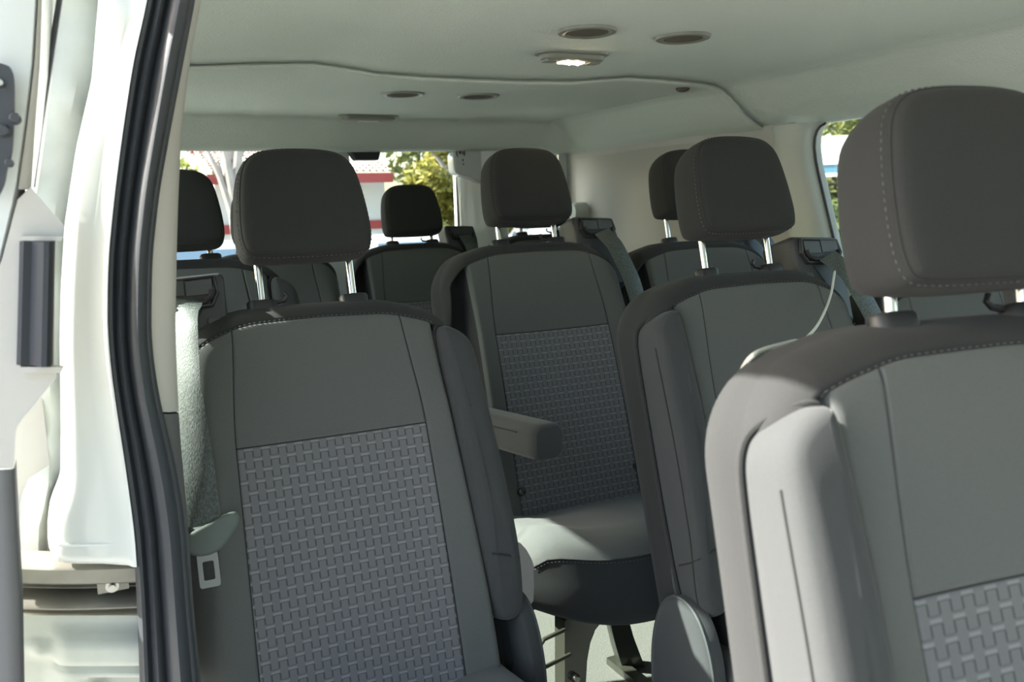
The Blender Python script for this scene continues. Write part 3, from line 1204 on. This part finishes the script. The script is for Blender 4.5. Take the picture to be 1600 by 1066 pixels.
    # ---- armrest
    def arm_up(s, detail):
        m_ = MB()
        ol = [(-.251, .130), (-.247, .098), (-.230, .078), (-.205, .066), (-.193, .073), (-.192, .115), (-.193, .30), (-.195, .47), (-.199, .545), (-.215, .562), (-.243, .56), (-.256, .53), (-.257, .40), (-.254, .25)]
        ol = chaikin(ol, 3)
        ar = sum(ol[i-1][0]*ol[i][1]-ol[i][0]*ol[i-1][1] for i in range(len(ol)))
        if ar < 0:
            ol.reverse()
        f = lambda x, d, n: s.bk(x-s.flare*sstep((d-.05)/.55), d, n + .012*math.sin((d-.09)/.47*math.pi) - .012*sstep((d-.42)/.14))
        m_.slab(ol, [(.006, -.029), (.001, -.02), (0, .0), (0, .034), (.001, .046), (.0035, .053), (.008, .0575), (.014, .0592), (.014, .0602, .85), (.014, .0605, .4)], f)
        a = s.part(m_, 'armrest', M['arm_cloth'], angle=None)
        nm_ = normals(ol)
        side = sorted([(d, x, n_) for (x, d), n_ in zip(ol, nm_) if x < -.235 and .125 < d < .545])
        m_ = MB().tube([f(x+n_[0]*.0002, d, .040) for d, x, n_ in side], .0011, 6)
        s.part(m_, 'armrest_seam', M['seam'], a)
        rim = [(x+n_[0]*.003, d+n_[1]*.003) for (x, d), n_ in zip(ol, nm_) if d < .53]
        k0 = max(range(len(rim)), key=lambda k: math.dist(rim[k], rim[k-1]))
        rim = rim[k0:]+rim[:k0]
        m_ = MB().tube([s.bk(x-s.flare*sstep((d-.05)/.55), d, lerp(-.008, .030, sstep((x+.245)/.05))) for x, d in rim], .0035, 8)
        s.part(m_, 'pocket_shade_piping', M['cloth_dark'])  # piping round the raised armrest; its dark tone also paints the gap's shade
        m_ = MB().tube([f(-.2575, .475, .005), f(-.2573, .470, .036), f(-.252, .464, .0535), f(-.225, .455, .0602), f(-.203, .448, .0585)], .0016, 6)
        s.part(m_, 'armrest_sleeve_hem', M['seam'], a)

    def arm_down(s):
        # folded forward: a long pad reaching out over the aisle side of the cushion
        m_ = MB()
        p0 = s.bk(-.222, .372, .02)
        L = .33
        ol = rrect(-.033, -.036, .033, .036, .019, 6)
        rows = []
        n = len(ol)
        V, Fc = [], []
        st = [(0, .9), (.02, 1), (.12, 1.0), (.24, .98), (.32, .97), (.336, .955), (.345, .90), (.349, .80)]
        for t, sc in st:
            dip = -.028+.034*t/.33
            for a, b in ol:
                V.append(Vector((p0.x+s.sx*a*sc, p0.y-t, p0.z+b*sc+dip-.01)))
        for i in range(len(st)-1):
            for k in range(n):
                l = (k+1) % n
                Fc.append((i*n+k, i*n+l, (i+1)*n+l, (i+1)*n+k))
        Fc.append(tuple(range(n)))
        Fc.append(tuple((len(st)-1)*n+k for k in range(n)))
        m_.add(V, Fc)
        a = s.part(m_, 'armrest', M['arm_cloth'])
        m_ = MB().tube([Vector((p0.x-s.sx*.0335, p0.y-t, p0.z+.016-.01-.028+.034*t/.33)) for t in [.02*k for k in range(1, 15)]], .0012, 6)
        s.part(m_, 'armrest_seam', M['seam'], a)

    # ---- belt guide housing on the shoulder away from the armrest
    def guide(s):
        def ccw(o):
            if sum(o[i-1][0]*o[i][1]-o[i][0]*o[i-1][1] for i in range(len(o))) < 0:
                o = list(reversed(o))
            return o

        def tight(o, k=.22):
            q = []
            n = len(o)
            for i in range(n):
                p, a, b = o[i], o[i-1], o[(i+1) % n]
                q += [(lerp(p[0], a[0], k), lerp(p[1], a[1], k)), p, (lerp(p[0], b[0], k), lerp(p[1], b[1], k))]
            return ccw(chaikin(q, 2))
        m_ = MB()
        ol = tight([(.130, .06), (.128, -.058), (.243, -.052), (.252, .0), (.246, .13), (.205, .11)])
        m_.slab(ol, [(.012, -.090), (.004, -.085), (0, -.072), (0, -.012), (.002, -.004), (.005, -.001), (.009, 0)], s.bk)
        g_ = s.part(m_, 'belt_guide', M['plastic_grey'])
        m_ = MB()
        face = tight([(.151, .000), (.139, -.022), (.143, -.052), (.236, -.046), (.243, -.018), (.230, .004)], .15)
        m_.slab(face, [(0, -.002), (.0005, .006), (.002, .0085), (.0045, .0085), (.006, .006)], s.bk)
        bz = s.part(m_, 'guide_bezel', M['plastic'], g_)
        for x0, x1 in ((.149, .189), (.191, .233)):
            m_ = MB()
            m_.slab(ccw([(x0, -.045), (x1, -.043), (x1, -.018), (x0, -.020)]), [(0, .005), (.001, .0078), (.003, .0082)], s.bk)
            s.part(m_, 'guide_lid', M['button'], g_, smooth=False)
        m_ = MB()
        m_.tube([s.bk(.151, -.026, .009), s.bk(.153, -.016, .0095), s.bk(.163, -.009, .010), s.bk(.19, -.006, .010), s.bk(.217, -.005, .010), s.bk(.228, -.011, .0095), s.bk(.232, -.022, .009)], .0046, 8)
        s.part(m_, 'guide_slot', M['slot'], g_)
        m_ = MB()
        m_.slab(rrect(.141, .014, .162, .032, .007, 4), [(0, -.002), (.001, .003), (.004, .004)], s.bk)
        s.part(m_, 'guide_clip', M['button'], g_)


def belt(seat, path, label, twist=None, width=.047):
    """webbing strip along back coordinates (x,d,n) of a seat"""
    root = empty('seat_belt', (seat.root.location.x, seat.root.location.y, 0))
    tag(root, label, 'seat belt', 'seat belts hanging over the backrests')
    pts = [seat.bk(*p) for p in path]
    V = []
    rows_f, rows_b = [], []
    dense = []
    for k in range(len(pts)-1):
        for q in range(8):
            dense.append((lerp(pts[k], pts[k+1], q/8)))
    dense.append(pts[-1])
    # smooth
    for _ in range(3):
        dense = [dense[0]]+[(dense[i-1]+dense[i]*2+dense[i+1])/4 for i in range(1, len(dense)-1)]+[dense[-1]]
    nrm = Vector((0, -CR, SR))
    for i, p in enumerate(dense):
        t = (dense[min(i+1, len(dense)-1)]-dense[max(0, i-1)]).normalized()
        sd_ = t.cross(nrm).normalized()
        if sd_.x*seat.sx < 0:
            sd_ = -sd_
        if twist:
            tw = R(interp(twist, i/(len(dense)-1)))
            sd_ = sd_*math.cos(tw)-nrm*math.sin(tw)
        cross = [(-.5, 0), (-.48, .0006), (0, .0010), (.48, .0006), (.5, 0), (.48, -.0006), (0, -.0006), (-.48, -.0006)]
        rows_f.append([p+sd_*(a*width)+nrm*b for a, b in cross])
    n = 8
    Vv = [q for r_ in rows_f for q in r_]
    Fc = []
    for i in range(len(rows_f)-1):
        for k in range(n):
            l = (k+1) % n
            Fc.append((i*n+k, i*n+l, (i+1)*n+l, (i+1)*n+k))
    Fc += [tuple(range(n)), tuple((len(rows_f)-1)*n+k for k in range(n))]
    MB().add(Vv, Fc).build('webbing', M['web'], root, angle=50)
    return root


# rows of seats -----------------------------------------------------------
GRP = 'grey cloth passenger seats'
near = Seat('passenger_seat', (.714, .515, -9), 1.044, .018, 1, 'up', True, 2, label='grey van seat by the doorway with sunlit bolster and raised armrest', group=GRP)
left = Seat('passenger_seat', (.328, 1.404), 1.012, .062, -1, 'up', True, 2, flare=.018, label='single grey van seat with hanging belt tongue beside the door pillar', group=GRP)
mid2 = Seat('passenger_seat', (1.068, 1.22), 1.029, .055, 1, 'up', True, 2, label='grey van seat with raised armrest and white cord hanging over it', group=GRP)
rowb_w = Seat('passenger_seat', (1.592, 1.235), .99, .02, -1, None, False, 1, label='grey window seat beside the seat with the hanging cord', group=GRP)
mid = Seat('passenger_seat', (.965, 1.849), 1.072, .036, 1, 'down', True, 2, knobs=True, label='grey van seat with lowered armrest and visible steel pedestal', group=GRP)
rowc_w = Seat('passenger_seat', (1.479, 1.882), 1.055, .055, 1, None, True, 1, label='grey window seat beside the seat with the lowered armrest', group=GRP)
farl = Seat('passenger_seat', (.195, 2.10), 1.062, .014, -1, 'up', False, 1, label='grey single seat behind the seat with the hanging belt tongue', group=GRP)
rd1 = Seat('passenger_seat', (.555, 2.95), 1.035, .02, 1, None, False, 1, label='rear bench seat in front of the rear window, door side', group=GRP)
rd2 = Seat('passenger_seat', (1.067, 2.942), 1.043, .018, 1, None, True, 1, label='rear row seat framed by trees in the rear window', group=GRP)
rd3 = Seat('passenger_seat', (1.579, 2.94), 1.055, .02, 1, None, False, 1, label='rear row seat mostly hidden behind the seat with lowered armrest', group=GRP)

# seat belts ----------------------------------------------------------------
b1 = belt(left, [(.19, -.012, .014), (.20, .03, .045), (.207, .12, .062), (.207, .25, .064), (.207, .325, .062)], 'grey seat belt with metal tongue hanging beside the door pillar', [(0, 5), (.12, 42), (.5, 45), (.8, 18), (1, 0)])
f = left.bk
# tongue: padded plastic head and a steel plate with a slot
m_ = MB()
ol = chaikin([(.163, .335), (.158, .318), (.166, .310), (.20, .322), (.236, .335), (.240, .350), (.226, .366), (.192, .366)], 2)
if sum(ol[i-1][0]*ol[i][1]-ol[i][0]*ol[i-1][1] for i in range(len(ol))) < 0:
    ol.reverse()
m_.slab(ol, [(.001, .058), (0, .061), (0, .067), (.002, .069), (.005, .0695)], f)
tg = m_.build('belt_tongue', mat('tongue_plastic', (.09, .11, .10), .5, bump=.2, bscale=900), b1)
m_ = MB()
outer = rrect(-.014, -.024, .014, .024, .004, 4)
inner = rrect(-.0075, -.012, .0075, .014, .0025, 4)
n = len(outer)
V, Fc = [], []
for h in (.0625, .0655):
    V += [f(.208+a, .386+b, h) for a, b in outer]+[f(.208+a, .386+b, h) for a, b in inner]
for k in range(n):
    l = (k+1) % n
    Fc += [(k, l, n+l, n+k), (2*n+k, 3*n+k, 3*n+l, 2*n+l), (k, 2*n+k, 2*n+l, l), (n+k, n+l, 3*n+l, 3*n+k)]
m_.add(V, Fc)
m_.build('tongue_plate', mat('tongue_steel', (.20, .20, .19), .45, metal=.8), b1, angle=30)
belt(mid, [(.195, -.012, .014), (.208, .03, .040), (.228, .12, .055), (.243, .25, .055), (.258, .40, .05), (.268, .55, .045)], 'grey seat belt over the seat with the lowered armrest')
belt(mid2, [(.195, -.012, .014), (.212, .03, .040), (.235, .12, .055), (.258, .25, .055), (.27, .45, .045)], 'grey seat belt beside the hanging white cord')
belt(rd2, [(.195, -.012, .014), (.20, .03, .042), (.212, .12, .055), (.225, .3, .05)], 'dark seat belt on the seat framed by rear trees')
belt(rowc_w, [(.195, -.012, .014), (.21, .03, .042), (.225, .12, .055), (.235, .3, .05)], 'dark seat belt on the window seat behind the cord')

# white cord from the belt guide to the back of the doorway seat
pa = mid2.bk(.205, .012, .018)+mid2.root.location
cp = [pa]
for u, v, Y in ((1303, 432, 1.17), (1300, 455, 1.14), (1292, 480, 1.08), (1280, 505, 1.0), (1268, 521, .92), (1255, 532, .84), (1240, 533, .74), (1222, 538, .67), (1200, 544, .63), (1186, 549, .605), (1177, 555, .59), (1166, 566, .60), (1152, 592, .66)):
    cp.append(at(u, v, Y=Y))
for _ in range(2):
    q = [cp[0]]
    for a, b in zip(cp, cp[1:]):
        q += [lerp(a, b, .25), lerp(a, b, .75)]
    q.append(cp[-1])
    cp = q
tag(MB().tube(cp, .0022, 8).build('cord', M['cord']), 'thin white cord hanging between two seat backs', 'cord')


# ------------------------------------------------------------------ roof fittings
def vent(x, y, r, label, slats, group=None):
    z = ceil_z(x, y)
    o = empty('ceiling_vent', (x, y, z))
    tag(o, label, 'air vent', group)
    MB().lathe((0, 0, 0), [(r, .004), (r*1.0, -.002), (r*.97, -.006), (r*.90, -.0075), (r*.78, -.0065), (r*.72, -.005), (r*.715, .003)], 'Z', 48).build('vent_ring', M['vent'], o)
    MB().lathe((0, 0, 0), [(r*.715, -.0045), (r*.69, -.0058), (r*.66, -.004), (r*.655, .004)], 'Z', 48).build('inner_ring', M['vent_dark'], o)
    MB().lathe((0, 0, .0005), [(r*.68, .003), (.0001, .003)], 'Z', 32).build('vent_cavity', M['vent_dark'], o)
    if slats:
        for k in range(-2, 3):
            yy = k*r*.25
            hx = math.sqrt(max(0, (r*.65)**2-yy*yy))
            m_ = MB()
            tilt = .004
            m_.add([(-hx, yy-r*.10, -.003), (hx, yy-r*.10, -.003), (hx, yy+r*.10, .001+tilt*.3), (-hx, yy+r*.10, .001+tilt*.3), (-hx, yy-r*.10, -.0015), (hx, yy-r*.10, -.0015), (hx, yy+r*.10, .0025), (-hx, yy+r*.10, .0025)],
                   [(3, 2, 1, 0), (4, 5, 6, 7), (0, 1, 5, 4), (1, 2, 6, 5), (2, 3, 7, 6), (3, 0, 4, 7)])
            m_.build('slat', M['vent_dark'], o, smooth=False)
        for xx in (-.3, .0, .3):
            MB().box((xx*r-.0015, -r*.5, -.0045), (xx*r+.0015, r*.5, -.002)).build('divider', M['vent_dark'], o, smooth=False)
    return o


vent(.952, 1.554, .060, 'round roof vent with angled slats next to the lit lamp', True)
vent(1.189, 1.554, .058, 'round roof vent with plain closed centre', False)
vent(.905, 2.53, .066, 'round slatted roof vent behind the roof lining joint', True, 'rear roof vents')
vent(1.148, 2.52, .066, 'round slatted roof vent behind the roof lining joint', True, 'rear roof vents')


def lamp(x, y, lx, ly, label, lit):
    z = ceil_z(x, y)
    o = empty('dome_lamp', (x, y, z))
    tag(o, label, 'ceiling lamp')
    ol = rrect(-lx, -ly, lx, ly, ly*.95, 8)
    MB().slab(ol, [(-.012, .003), (-.010, -.003), (0, -.006), (.002, -.014), (.008, -.018), (.016, -.019)], lambda a, b, h: Vector((a, b, h))).build('lamp_body', M['vent'], o)
    MB().slab(rrect(-lx*.42, -ly*.5, lx*.36, ly*.5, .008, 4), [(0, -.016), (.001, -.021), (.004, -.022)], lambda a, b, h: Vector((a, b, h))).build('lamp_lens', M['lens'] if lit else M['lens_off'], o)
    if lit:
        for k in (-.16, .12):
            MB().lathe((k*lx, -ly*.3, -.021), [(.0001, -.006), (.003, -.005), (.004, -.002), (.004, .0)], 'Z', 12).build('bulb', M['bulb'], o)
        for sg in (-.72, .66):
            MB().slab(rrect(sg*lx-.016, -ly*.5, sg*lx+.016, ly*.5, .006, 4), [(0, -.016), (.001, -.021), (.004, -.0215)], lambda a, b, h: Vector((a, b, h))).build('switch_pad', M['vent'], o)
    return o


lamp(1.06, 1.80, .082, .032, 'dome lamp with glowing warm bulbs in the roof lining', True)
lamp(.985, 3.13, .10, .03, 'unlit flat dome lamp near the rear header', False)
# coat hook cap on the cove
p = Vector((1.73, 2.262, 0))
p.z = ceil_z(p.x, p.y)
m_ = MB().lathe(p, [(.0001, -.012), (.012, -.011), (.02, -.006), (.023, .004)], 'Z', 24)
tag(m_.build('coat_hook_cover', M['vent_dark']), 'small grey oval cap on the roof lining by the joint', 'cap')

# rear header fittings
a0 = Vector((1.03, REAR_Y-.05, 1.35))
m_ = MB()
V = [(.975, REAR_Y-.07, 1.41), (1.118, REAR_Y-.07, 1.41), (1.098, REAR_Y-.08, 1.355), (1.005, REAR_Y-.08, 1.355), (.975, REAR_Y-.01, 1.41), (1.118, REAR_Y-.01, 1.41), (1.098, REAR_Y-.02, 1.355), (1.005, REAR_Y-.02, 1.355)]
m_.add(V, [(0, 1, 2, 3), (7, 6, 5, 4), (0, 4, 5, 1), (1, 5, 6, 2), (2, 6, 7, 3), (3, 7, 4, 0)])
o = m_.build('latch_housing', M['plastic_grey'], smooth=False)
bv = o.modifiers.new('bevel', 'BEVEL')
bv.width = .006
bv.segments = 3
tag(o, 'dark grey tapered housing hanging under the rear header', 'housing')
hb = empty('hinge_cover', (1.47, REAR_Y-.08, 1.29))
tag(hb, 'white rounded hinge cover with small black marks by the rear window', 'hinge cover')
m_ = MB()
ol = chaikin([(-.055, .115), (-.055, .03), (-.045, .008), (-.02, .0), (.02, -.01), (.05, -.03), (.085, -.04), (.10, -.02), (.115, .115)], 2)
if sum(ol[i-1][0]*ol[i][1]-ol[i][0]*ol[i-1][1] for i in range(len(ol))) < 0:
    ol.reverse()
m_.slab(ol, [(0, .06), (0, .01), (.003, .002), (.008, 0), (.014, -.001)], lambda a, b, h: Vector((a, h, b)))
m_.build('cover_shell', M['paint'], hb)
for pts in ([(-.038, .108), (-.040, .095), (-.036, .078)], [(-.026, .105), (-.020, .098), (-.024, .088), (-.028, .096), (-.026, .105)], [(-.008, .104), (-.002, .096), (-.006, .082)], [(-.014, .098), (-.010, .092), (-.014, .088)], [(-.012, .068), (-.012, .060)], [(-.010, .05), (-.011, .044)]):
    MB().tube([(a, -.0025, b) for a, b in pts], .0022, 6).build('printed_mark', M['slot'], hb)
# belt anchor knob on the side trim near the rear corner
c = at(903, 332, X=WALL_X-.06)
m_ = MB().lathe(c, [(.0001, -.03), (.03, -.028), (.042, -.015), (.045, .05)], 'X', 28)
tag(m_.build('belt_anchor', M['trim_light']), 'round pale belt anchor on the rear side trim', 'belt anchor')

# ------------------------------------------------------------------ outside
GZ = -.62
gp = MB().box((-80, -60, GZ-.1), (90, 120, GZ)).build('ground', M['asphalt'], smooth=False)
tag(gp, 'grey asphalt of the parking lot', kind='structure')


def leaf_mat(name, c1, c2):
    m = mat(name, c1, .6, spec=.3)
    nt = m.node_tree
    b = nt.nodes['Principled BSDF']
    oi = nt.nodes.new('ShaderNodeNewGeometry')
    mx = nt.nodes.new('ShaderNodeMixRGB')
    mx.inputs[1].default_value = (*c1, 1)
    mx.inputs[2].default_value = (*c2, 1)
    nt.links.new(oi.outputs['Random Per Island'], mx.inputs[0])
    nt.links.new(mx.outputs[0], b.inputs['Base Color'])
    tr_ = nt.nodes.new('ShaderNodeBsdfTranslucent')
    nt.links.new(mx.outputs[0], tr_.inputs[0])
    ms = nt.nodes.new('ShaderNodeMixShader')
    ms.inputs[0].default_value = .4
    out_ = nt.nodes['Material Output']
    nt.links.new(b.outputs[0], ms.inputs[1])
    nt.links.new(tr_.outputs[0], ms.inputs[2])
    nt.links.new(ms.outputs[0], out_.inputs[0])
    return m


LEAF_Y = leaf_mat('yellow_green_leaves', (.11, .12, .02), (.32, .27, .05))
LEAF_G = leaf_mat('green_leaves', (.04, .065, .02), (.13, .145, .04))
LEAF_M = leaf_mat('mixed_leaves', (.055, .085, .025), (.21, .21, .05))
BARK = mat('pale_bark', (.28, .245, .225), .9, var=.4, vscale=6)


def tree(x, y, h, r, leafm, label, n=1500, trunk=.16, cz=.62, ls=.16):
    o = empty('tree', (x, y, GZ))
    tag(o, label, 'tree', 'trees around the parking lot')
    m_ = MB()
    m_.tube([(0, 0, 0), (.05, .03, h*.3), (-.04, .05, h*.55), (.03, 0, h*.8)], [trunk, trunk*.8, trunk*.6, trunk*.25], 10)
    for k in range(6):
        a = k*1.05+x
        m_.tube([(0, 0, h*(.3+.05*k)), (math.cos(a)*r*.35, math.sin(a)*r*.35, h*(.45+.05*k)), (math.cos(a)*r*.7, math.sin(a)*r*.7, h*(.55+.05*k))], [trunk*.45, trunk*.3, trunk*.1], 7)
    m_.build('trunk', BARK, o)
    cl = []
    for k in range(26):
        a, b, q = random.uniform(0, 6.28), random.uniform(-1, 1), random.random()**.4
        cl.append((math.cos(a)*r*q*math.sqrt(1-b*b*.6), math.sin(a)*r*q*math.sqrt(1-b*b*.6), h*cz+b*h*(1-cz)*.95, r*random.uniform(.25, .42)))
    V, Fc = [], []
    for k in range(n):
        cx, cy, cz_, cr = random.choice(cl)
        v = Vector((random.gauss(0, 1), random.gauss(0, 1), random.gauss(0, 1))).normalized()*cr*random.random()**.35
        c = Vector((cx, cy, cz_))+v
        e1 = Vector((random.gauss(0, 1), random.gauss(0, 1), random.gauss(0, 1))).normalized()
        e2 = e1.orthogonal().normalized()
        s_ = ls*random.uniform(.6, 1.3)
        q = len(V)
        V += [c-e1*s_, c+e2*s_*.45+e1*s_*.1, c+e1*s_, c-e2*s_*.45+e1*s_*.1]
        Fc.append((q, q+1, q+2, q+3))
    fo = link('foliage', V, Fc, leafm, o, False)
    fo['kind'] = 'stuff'
    return o


tree(7.1, 16.6, 5.0, 1.15, LEAF_Y, 'yellow green tree beside the red roofed house', 12000, cz=.5, ls=.09)
tree(10.4, 19.4, 6.2, 1.7, LEAF_G, 'green tree seen past the rear row headrest', 14000, cz=.5, ls=.10)
tree(12.2, 25.5, 8.0, 3.0, LEAF_M, 'tall tree with mixed leaves behind the green tree', 6000, cz=.45, ls=.2)
tree(.55, 15.0, 5.0, 1.2, LEAF_Y, 'yellow tree seen past the door pillar', 9000, cz=.52, ls=.09)
tree(2.0, 12.6, 4.6, .5, LEAF_Y, 'pale thick trunked tree near the yellow tree', 160, .17, cz=.9)
tree(4.0, 26.5, 7.5, 2.6, LEAF_M, 'tall tree rising behind the red roofed house', 5000, cz=.5, ls=.2)
tree(27.0, 24.0, 8.5, 4.0, LEAF_M, 'green tree behind the white sign board', 9000, cz=.5, ls=.22)
tree(22.5, 15.0, 6.0, 2.6, LEAF_M, 'yellow green tree beyond the side window', 6000, cz=.5, ls=.2)

# low hedge below the sign board
hd_ = empty('hedge', (16.2, 15.2, GZ), R(-45))
tag(hd_, 'sunlit yellow green hedge under the white sign board', 'hedge')
V, Fc = [], []
for k in range(9000):
    c = Vector((random.uniform(-4, 4), random.uniform(-1, 1)+random.uniform(-1.0, 1.0), random.uniform(0, 1.75)))
    e1 = Vector((random.gauss(0, 1), random.gauss(0, 1), random.gauss(0, 1))).normalized()
    e2 = e1.orthogonal().normalized()
    s_ = random.uniform(.06, .16)
    q = len(V)
    V += [c-e1*s_, c+e2*s_*.5, c+e1*s_, c-e2*s_*.5]
    Fc.append((q, q+1, q+2, q+3))
fo = link('foliage', V, Fc, LEAF_G, hd_, False)
fo['kind'] = 'stuff'
m_ = MB()
for k in range(14):
    xx = -3.8+k*.58
    m_.tube([(xx, 0, 0), (xx+.1, .1, .8), (xx, -.1, 1.5)], [.05, .04, .015], 6)
m_.build('stems', BARK, hd_)

# white sign board with faint lettering seen through the side window
sc = Vector((12.75, 12.0, 2.03))
sg_ = empty('sign_board', (sc.x, sc.y, GZ), R(-44))
tag(sg_, 'white sign board with faint lettering and a blue band', 'sign')
zc = sc.z-GZ
WHITE = mat('sign_white', (.75, .76, .77), .6)
MB().box((-2.6, -.12, zc-.25), (2.6, .12, zc+.26)).build('board', WHITE, sg_, smooth=False)
MB().box((-2.6, -.10, zc-.41), (2.6, .10, zc-.252)).build('blue_band', mat('sign_blue', (.07, .17, .24), .5), sg_, smooth=False)
MB().box((-2.6, -.12, zc-.47), (2.6, .12, zc-.412)).build('lower_edge', WHITE, sg_, smooth=False)
for xx in (-2.2, 0.30, 2.2):
    MB().box((xx-.06, -.05, 0), (xx+.06, .05, zc-.47)).build('post', WHITE, sg_, smooth=False)
cu = bpy.data.curves.new('lettering', 'FONT')
cu.body = 'TEISM'
cu.size = .17
cu.extrude = .004
cu.align_x = 'CENTER'
cu.space_character = 1.3
to = bpy.data.objects.new('lettering', cu)
COL.objects.link(to)
bpy.context.view_layer.update()
me = bpy.data.meshes.new_from_object(to.evaluated_get(bpy.context.evaluated_depsgraph_get()))
bpy.data.objects.remove(to)
to = bpy.data.objects.new('lettering', me)
COL.objects.link(to)
me.materials.append(mat('sign_letters', (.55, .49, .51), .7))
to.parent = sg_
to.location = (-.22, -.125, zc-.17)
to.rotation_euler = (R(90), 0, 0)

# house with tiled roof
hx, hy = 4.62, 17.5
hs = empty('house', (hx, hy, GZ))
tag(hs, 'white walled house with pale red tiled roof beyond the rear window', 'house')
RED = mat('red_fascia', (.30, .035, .03), .6)
TILE = mat('roof_tile', (.38, .28, .26), .7, var=.25, vscale=4)
zr0 = at(570, 272, Y=hy-1.2).z-GZ
zr1 = at(570, 238, Y=hy+.8).z-GZ
MB().box((-2.3, -.6, 0), (.95, 3.5, zr0-.02)).build('wall', mat('house_wall', (.60, .585, .56), .9), hs, smooth=False)
MB().box((-2.5, -1.25, zr0-.16), (.92, -1.1, zr0+.02)).build('fascia', RED, hs, smooth=False)
MB().box((-2.4, -.66, zr0-1.05), (.97, -.58, zr0-.88)).build('red_band', RED, hs, smooth=False)
m_ = MB()
nr = 9
for r_ in range(nr):
    for k in range(26):
        x0 = -2.45+k*.13
        y0, y1 = lerp(-1.2, .8, r_/nr), lerp(-1.2, .8, (r_+1)/nr)
        z0, z1 = lerp(zr0, zr1, r_/nr)+.035, lerp(zr0, zr1, (r_+1)/nr)
        pr = [(0, 0), (.25, .04), (.5, .055), (.75, .04), (1, 0)]
        rw = [[Vector((x0+a*.125, y0, z0+b)) for a, b in pr], [Vector((x0+a*.125, y1, z1+b)) for a, b in pr], ]
        m_.grid(rw)
o = m_.build('roof_tiles', TILE, hs, fix=False)
o['kind'] = 'stuff'
MB().box((-2.5, .75, zr1-.03), (.98, 1.0, zr1+.16)).build('ridge', RED, hs, smooth=False)


# parked cars beyond the rear window
def car(x, y, rz, paint, label):
    o = empty('parked_car', (x, y, GZ), rz)
    tag(o, label, 'car', 'parked cars')
    prof = [(-2.2, .35), (-2.25, .75), (-2.1, .95), (-1.2, 1.05), (-.5, 1.48), (.9, 1.52), (1.7, 1.1), (2.2, 1.0), (2.28, .6), (2.2, .35)]
    m_ = MB()
    st = [(-.88, .90), (-.84, 1.0), (.84, 1.0), (.88, .90)]
    n = len(prof)
    V = []
    for yy, sc_ in st:
        V += [Vector((a, yy*(1-.12*max(0, (b-.95)/.55)), .35+(b-.35)*(1 if abs(yy) < .86 else .985))) for a, b in prof]
    Fc = [tuple(range(n)), tuple(3*n+k for k in range(n))]
    for i in range(3):
        for k in range(n):
            l = (k+1) % n
            Fc.append((i*n+k, i*n+l, (i+1)*n+l, (i+1)*n+k))
    m_.add(V, Fc).build('body', paint, o, angle=30)
    GL = M['car_glass']
    for sg in (-1, 1):
        m_ = MB()
        yy = sg*.845
        m_.add([(-1.05, yy, 1.08), (-.45, yy*.93, 1.42), (.15, yy*.93, 1.44), (.15, yy, 1.08)]+[(-1.05, yy*.97, 1.08), (-.45, yy*.9, 1.42), (.15, yy*.9, 1.44), (.15, yy*.97, 1.08)], [(0, 1, 2, 3), (4, 5, 6, 7), (0, 1, 5, 4), (1, 2, 6, 5), (2, 3, 7, 6), (3, 0, 4, 7)])
        m_.build('side_window', GL, o, smooth=False)
        m_ = MB()
        m_.add([(.22, yy, 1.08), (.22, yy*.93, 1.44), (.85, yy*.93, 1.45), (1.45, yy, 1.1)]+[(.22, yy*.97, 1.08), (.22, yy*.9, 1.44), (.85, yy*.9, 1.45), (1.45, yy*.97, 1.1)], [(0, 1, 2, 3), (4, 5, 6, 7), (0, 1, 5, 4), (1, 2, 6, 5), (2, 3, 7, 6), (3, 0, 4, 7)])
        m_.build('side_window', GL, o, smooth=False)
    for xa, za, xb, zb in ((-1.17, 1.075, -.52, 1.475), (1.66, 1.13, .95, 1.51)):
        m_ = MB()
        sgn = -1 if xa < 0 else 1
        m_.add([(xa+sgn*.01, -.74, za), (xa+sgn*.01, .74, za), (xb+sgn*.01, .66, zb), (xb+sgn*.01, -.66, zb), (xa, -.74, za), (xa, .74, za), (xb, .66, zb), (xb, -.66, zb)], [(0, 1, 2, 3), (4, 5, 6, 7), (0, 1, 5, 4), (1, 2, 6, 5), (2, 3, 7, 6), (3, 0, 4, 7)])
        m_.build('windshield', GL, o, smooth=False)
    for wx in (-1.4, 1.4):
        for sg in (-1, 1):
            MB().lathe((wx, sg*.80, .32), [(.0001, -.1), (.2, -.1), (.31, -.09), (.32, 0), (.31, .09), (.2, .1), (.0001, .1)], 'Y', 24).build('wheel', M['rubber'], o)
    return o


M['car_glass'] = mat('car_glass', (.05, .08, .11), .08, spec=.8)
CARW = mat('car_white', (.8, .8, .8), .3, coat=.5)
CARG = mat('car_silver', (.45, .47, .48), .3, metal=.4, coat=.5)
car(3.4, 8.6, R(75), CARW, 'white parked car under the house beyond the rear window')
car(6.0, 9.8, R(80), CARG, 'silver parked car right of the white post')
car(1.3, 9.0, R(80), CARG, 'silver parked car behind the single seats')
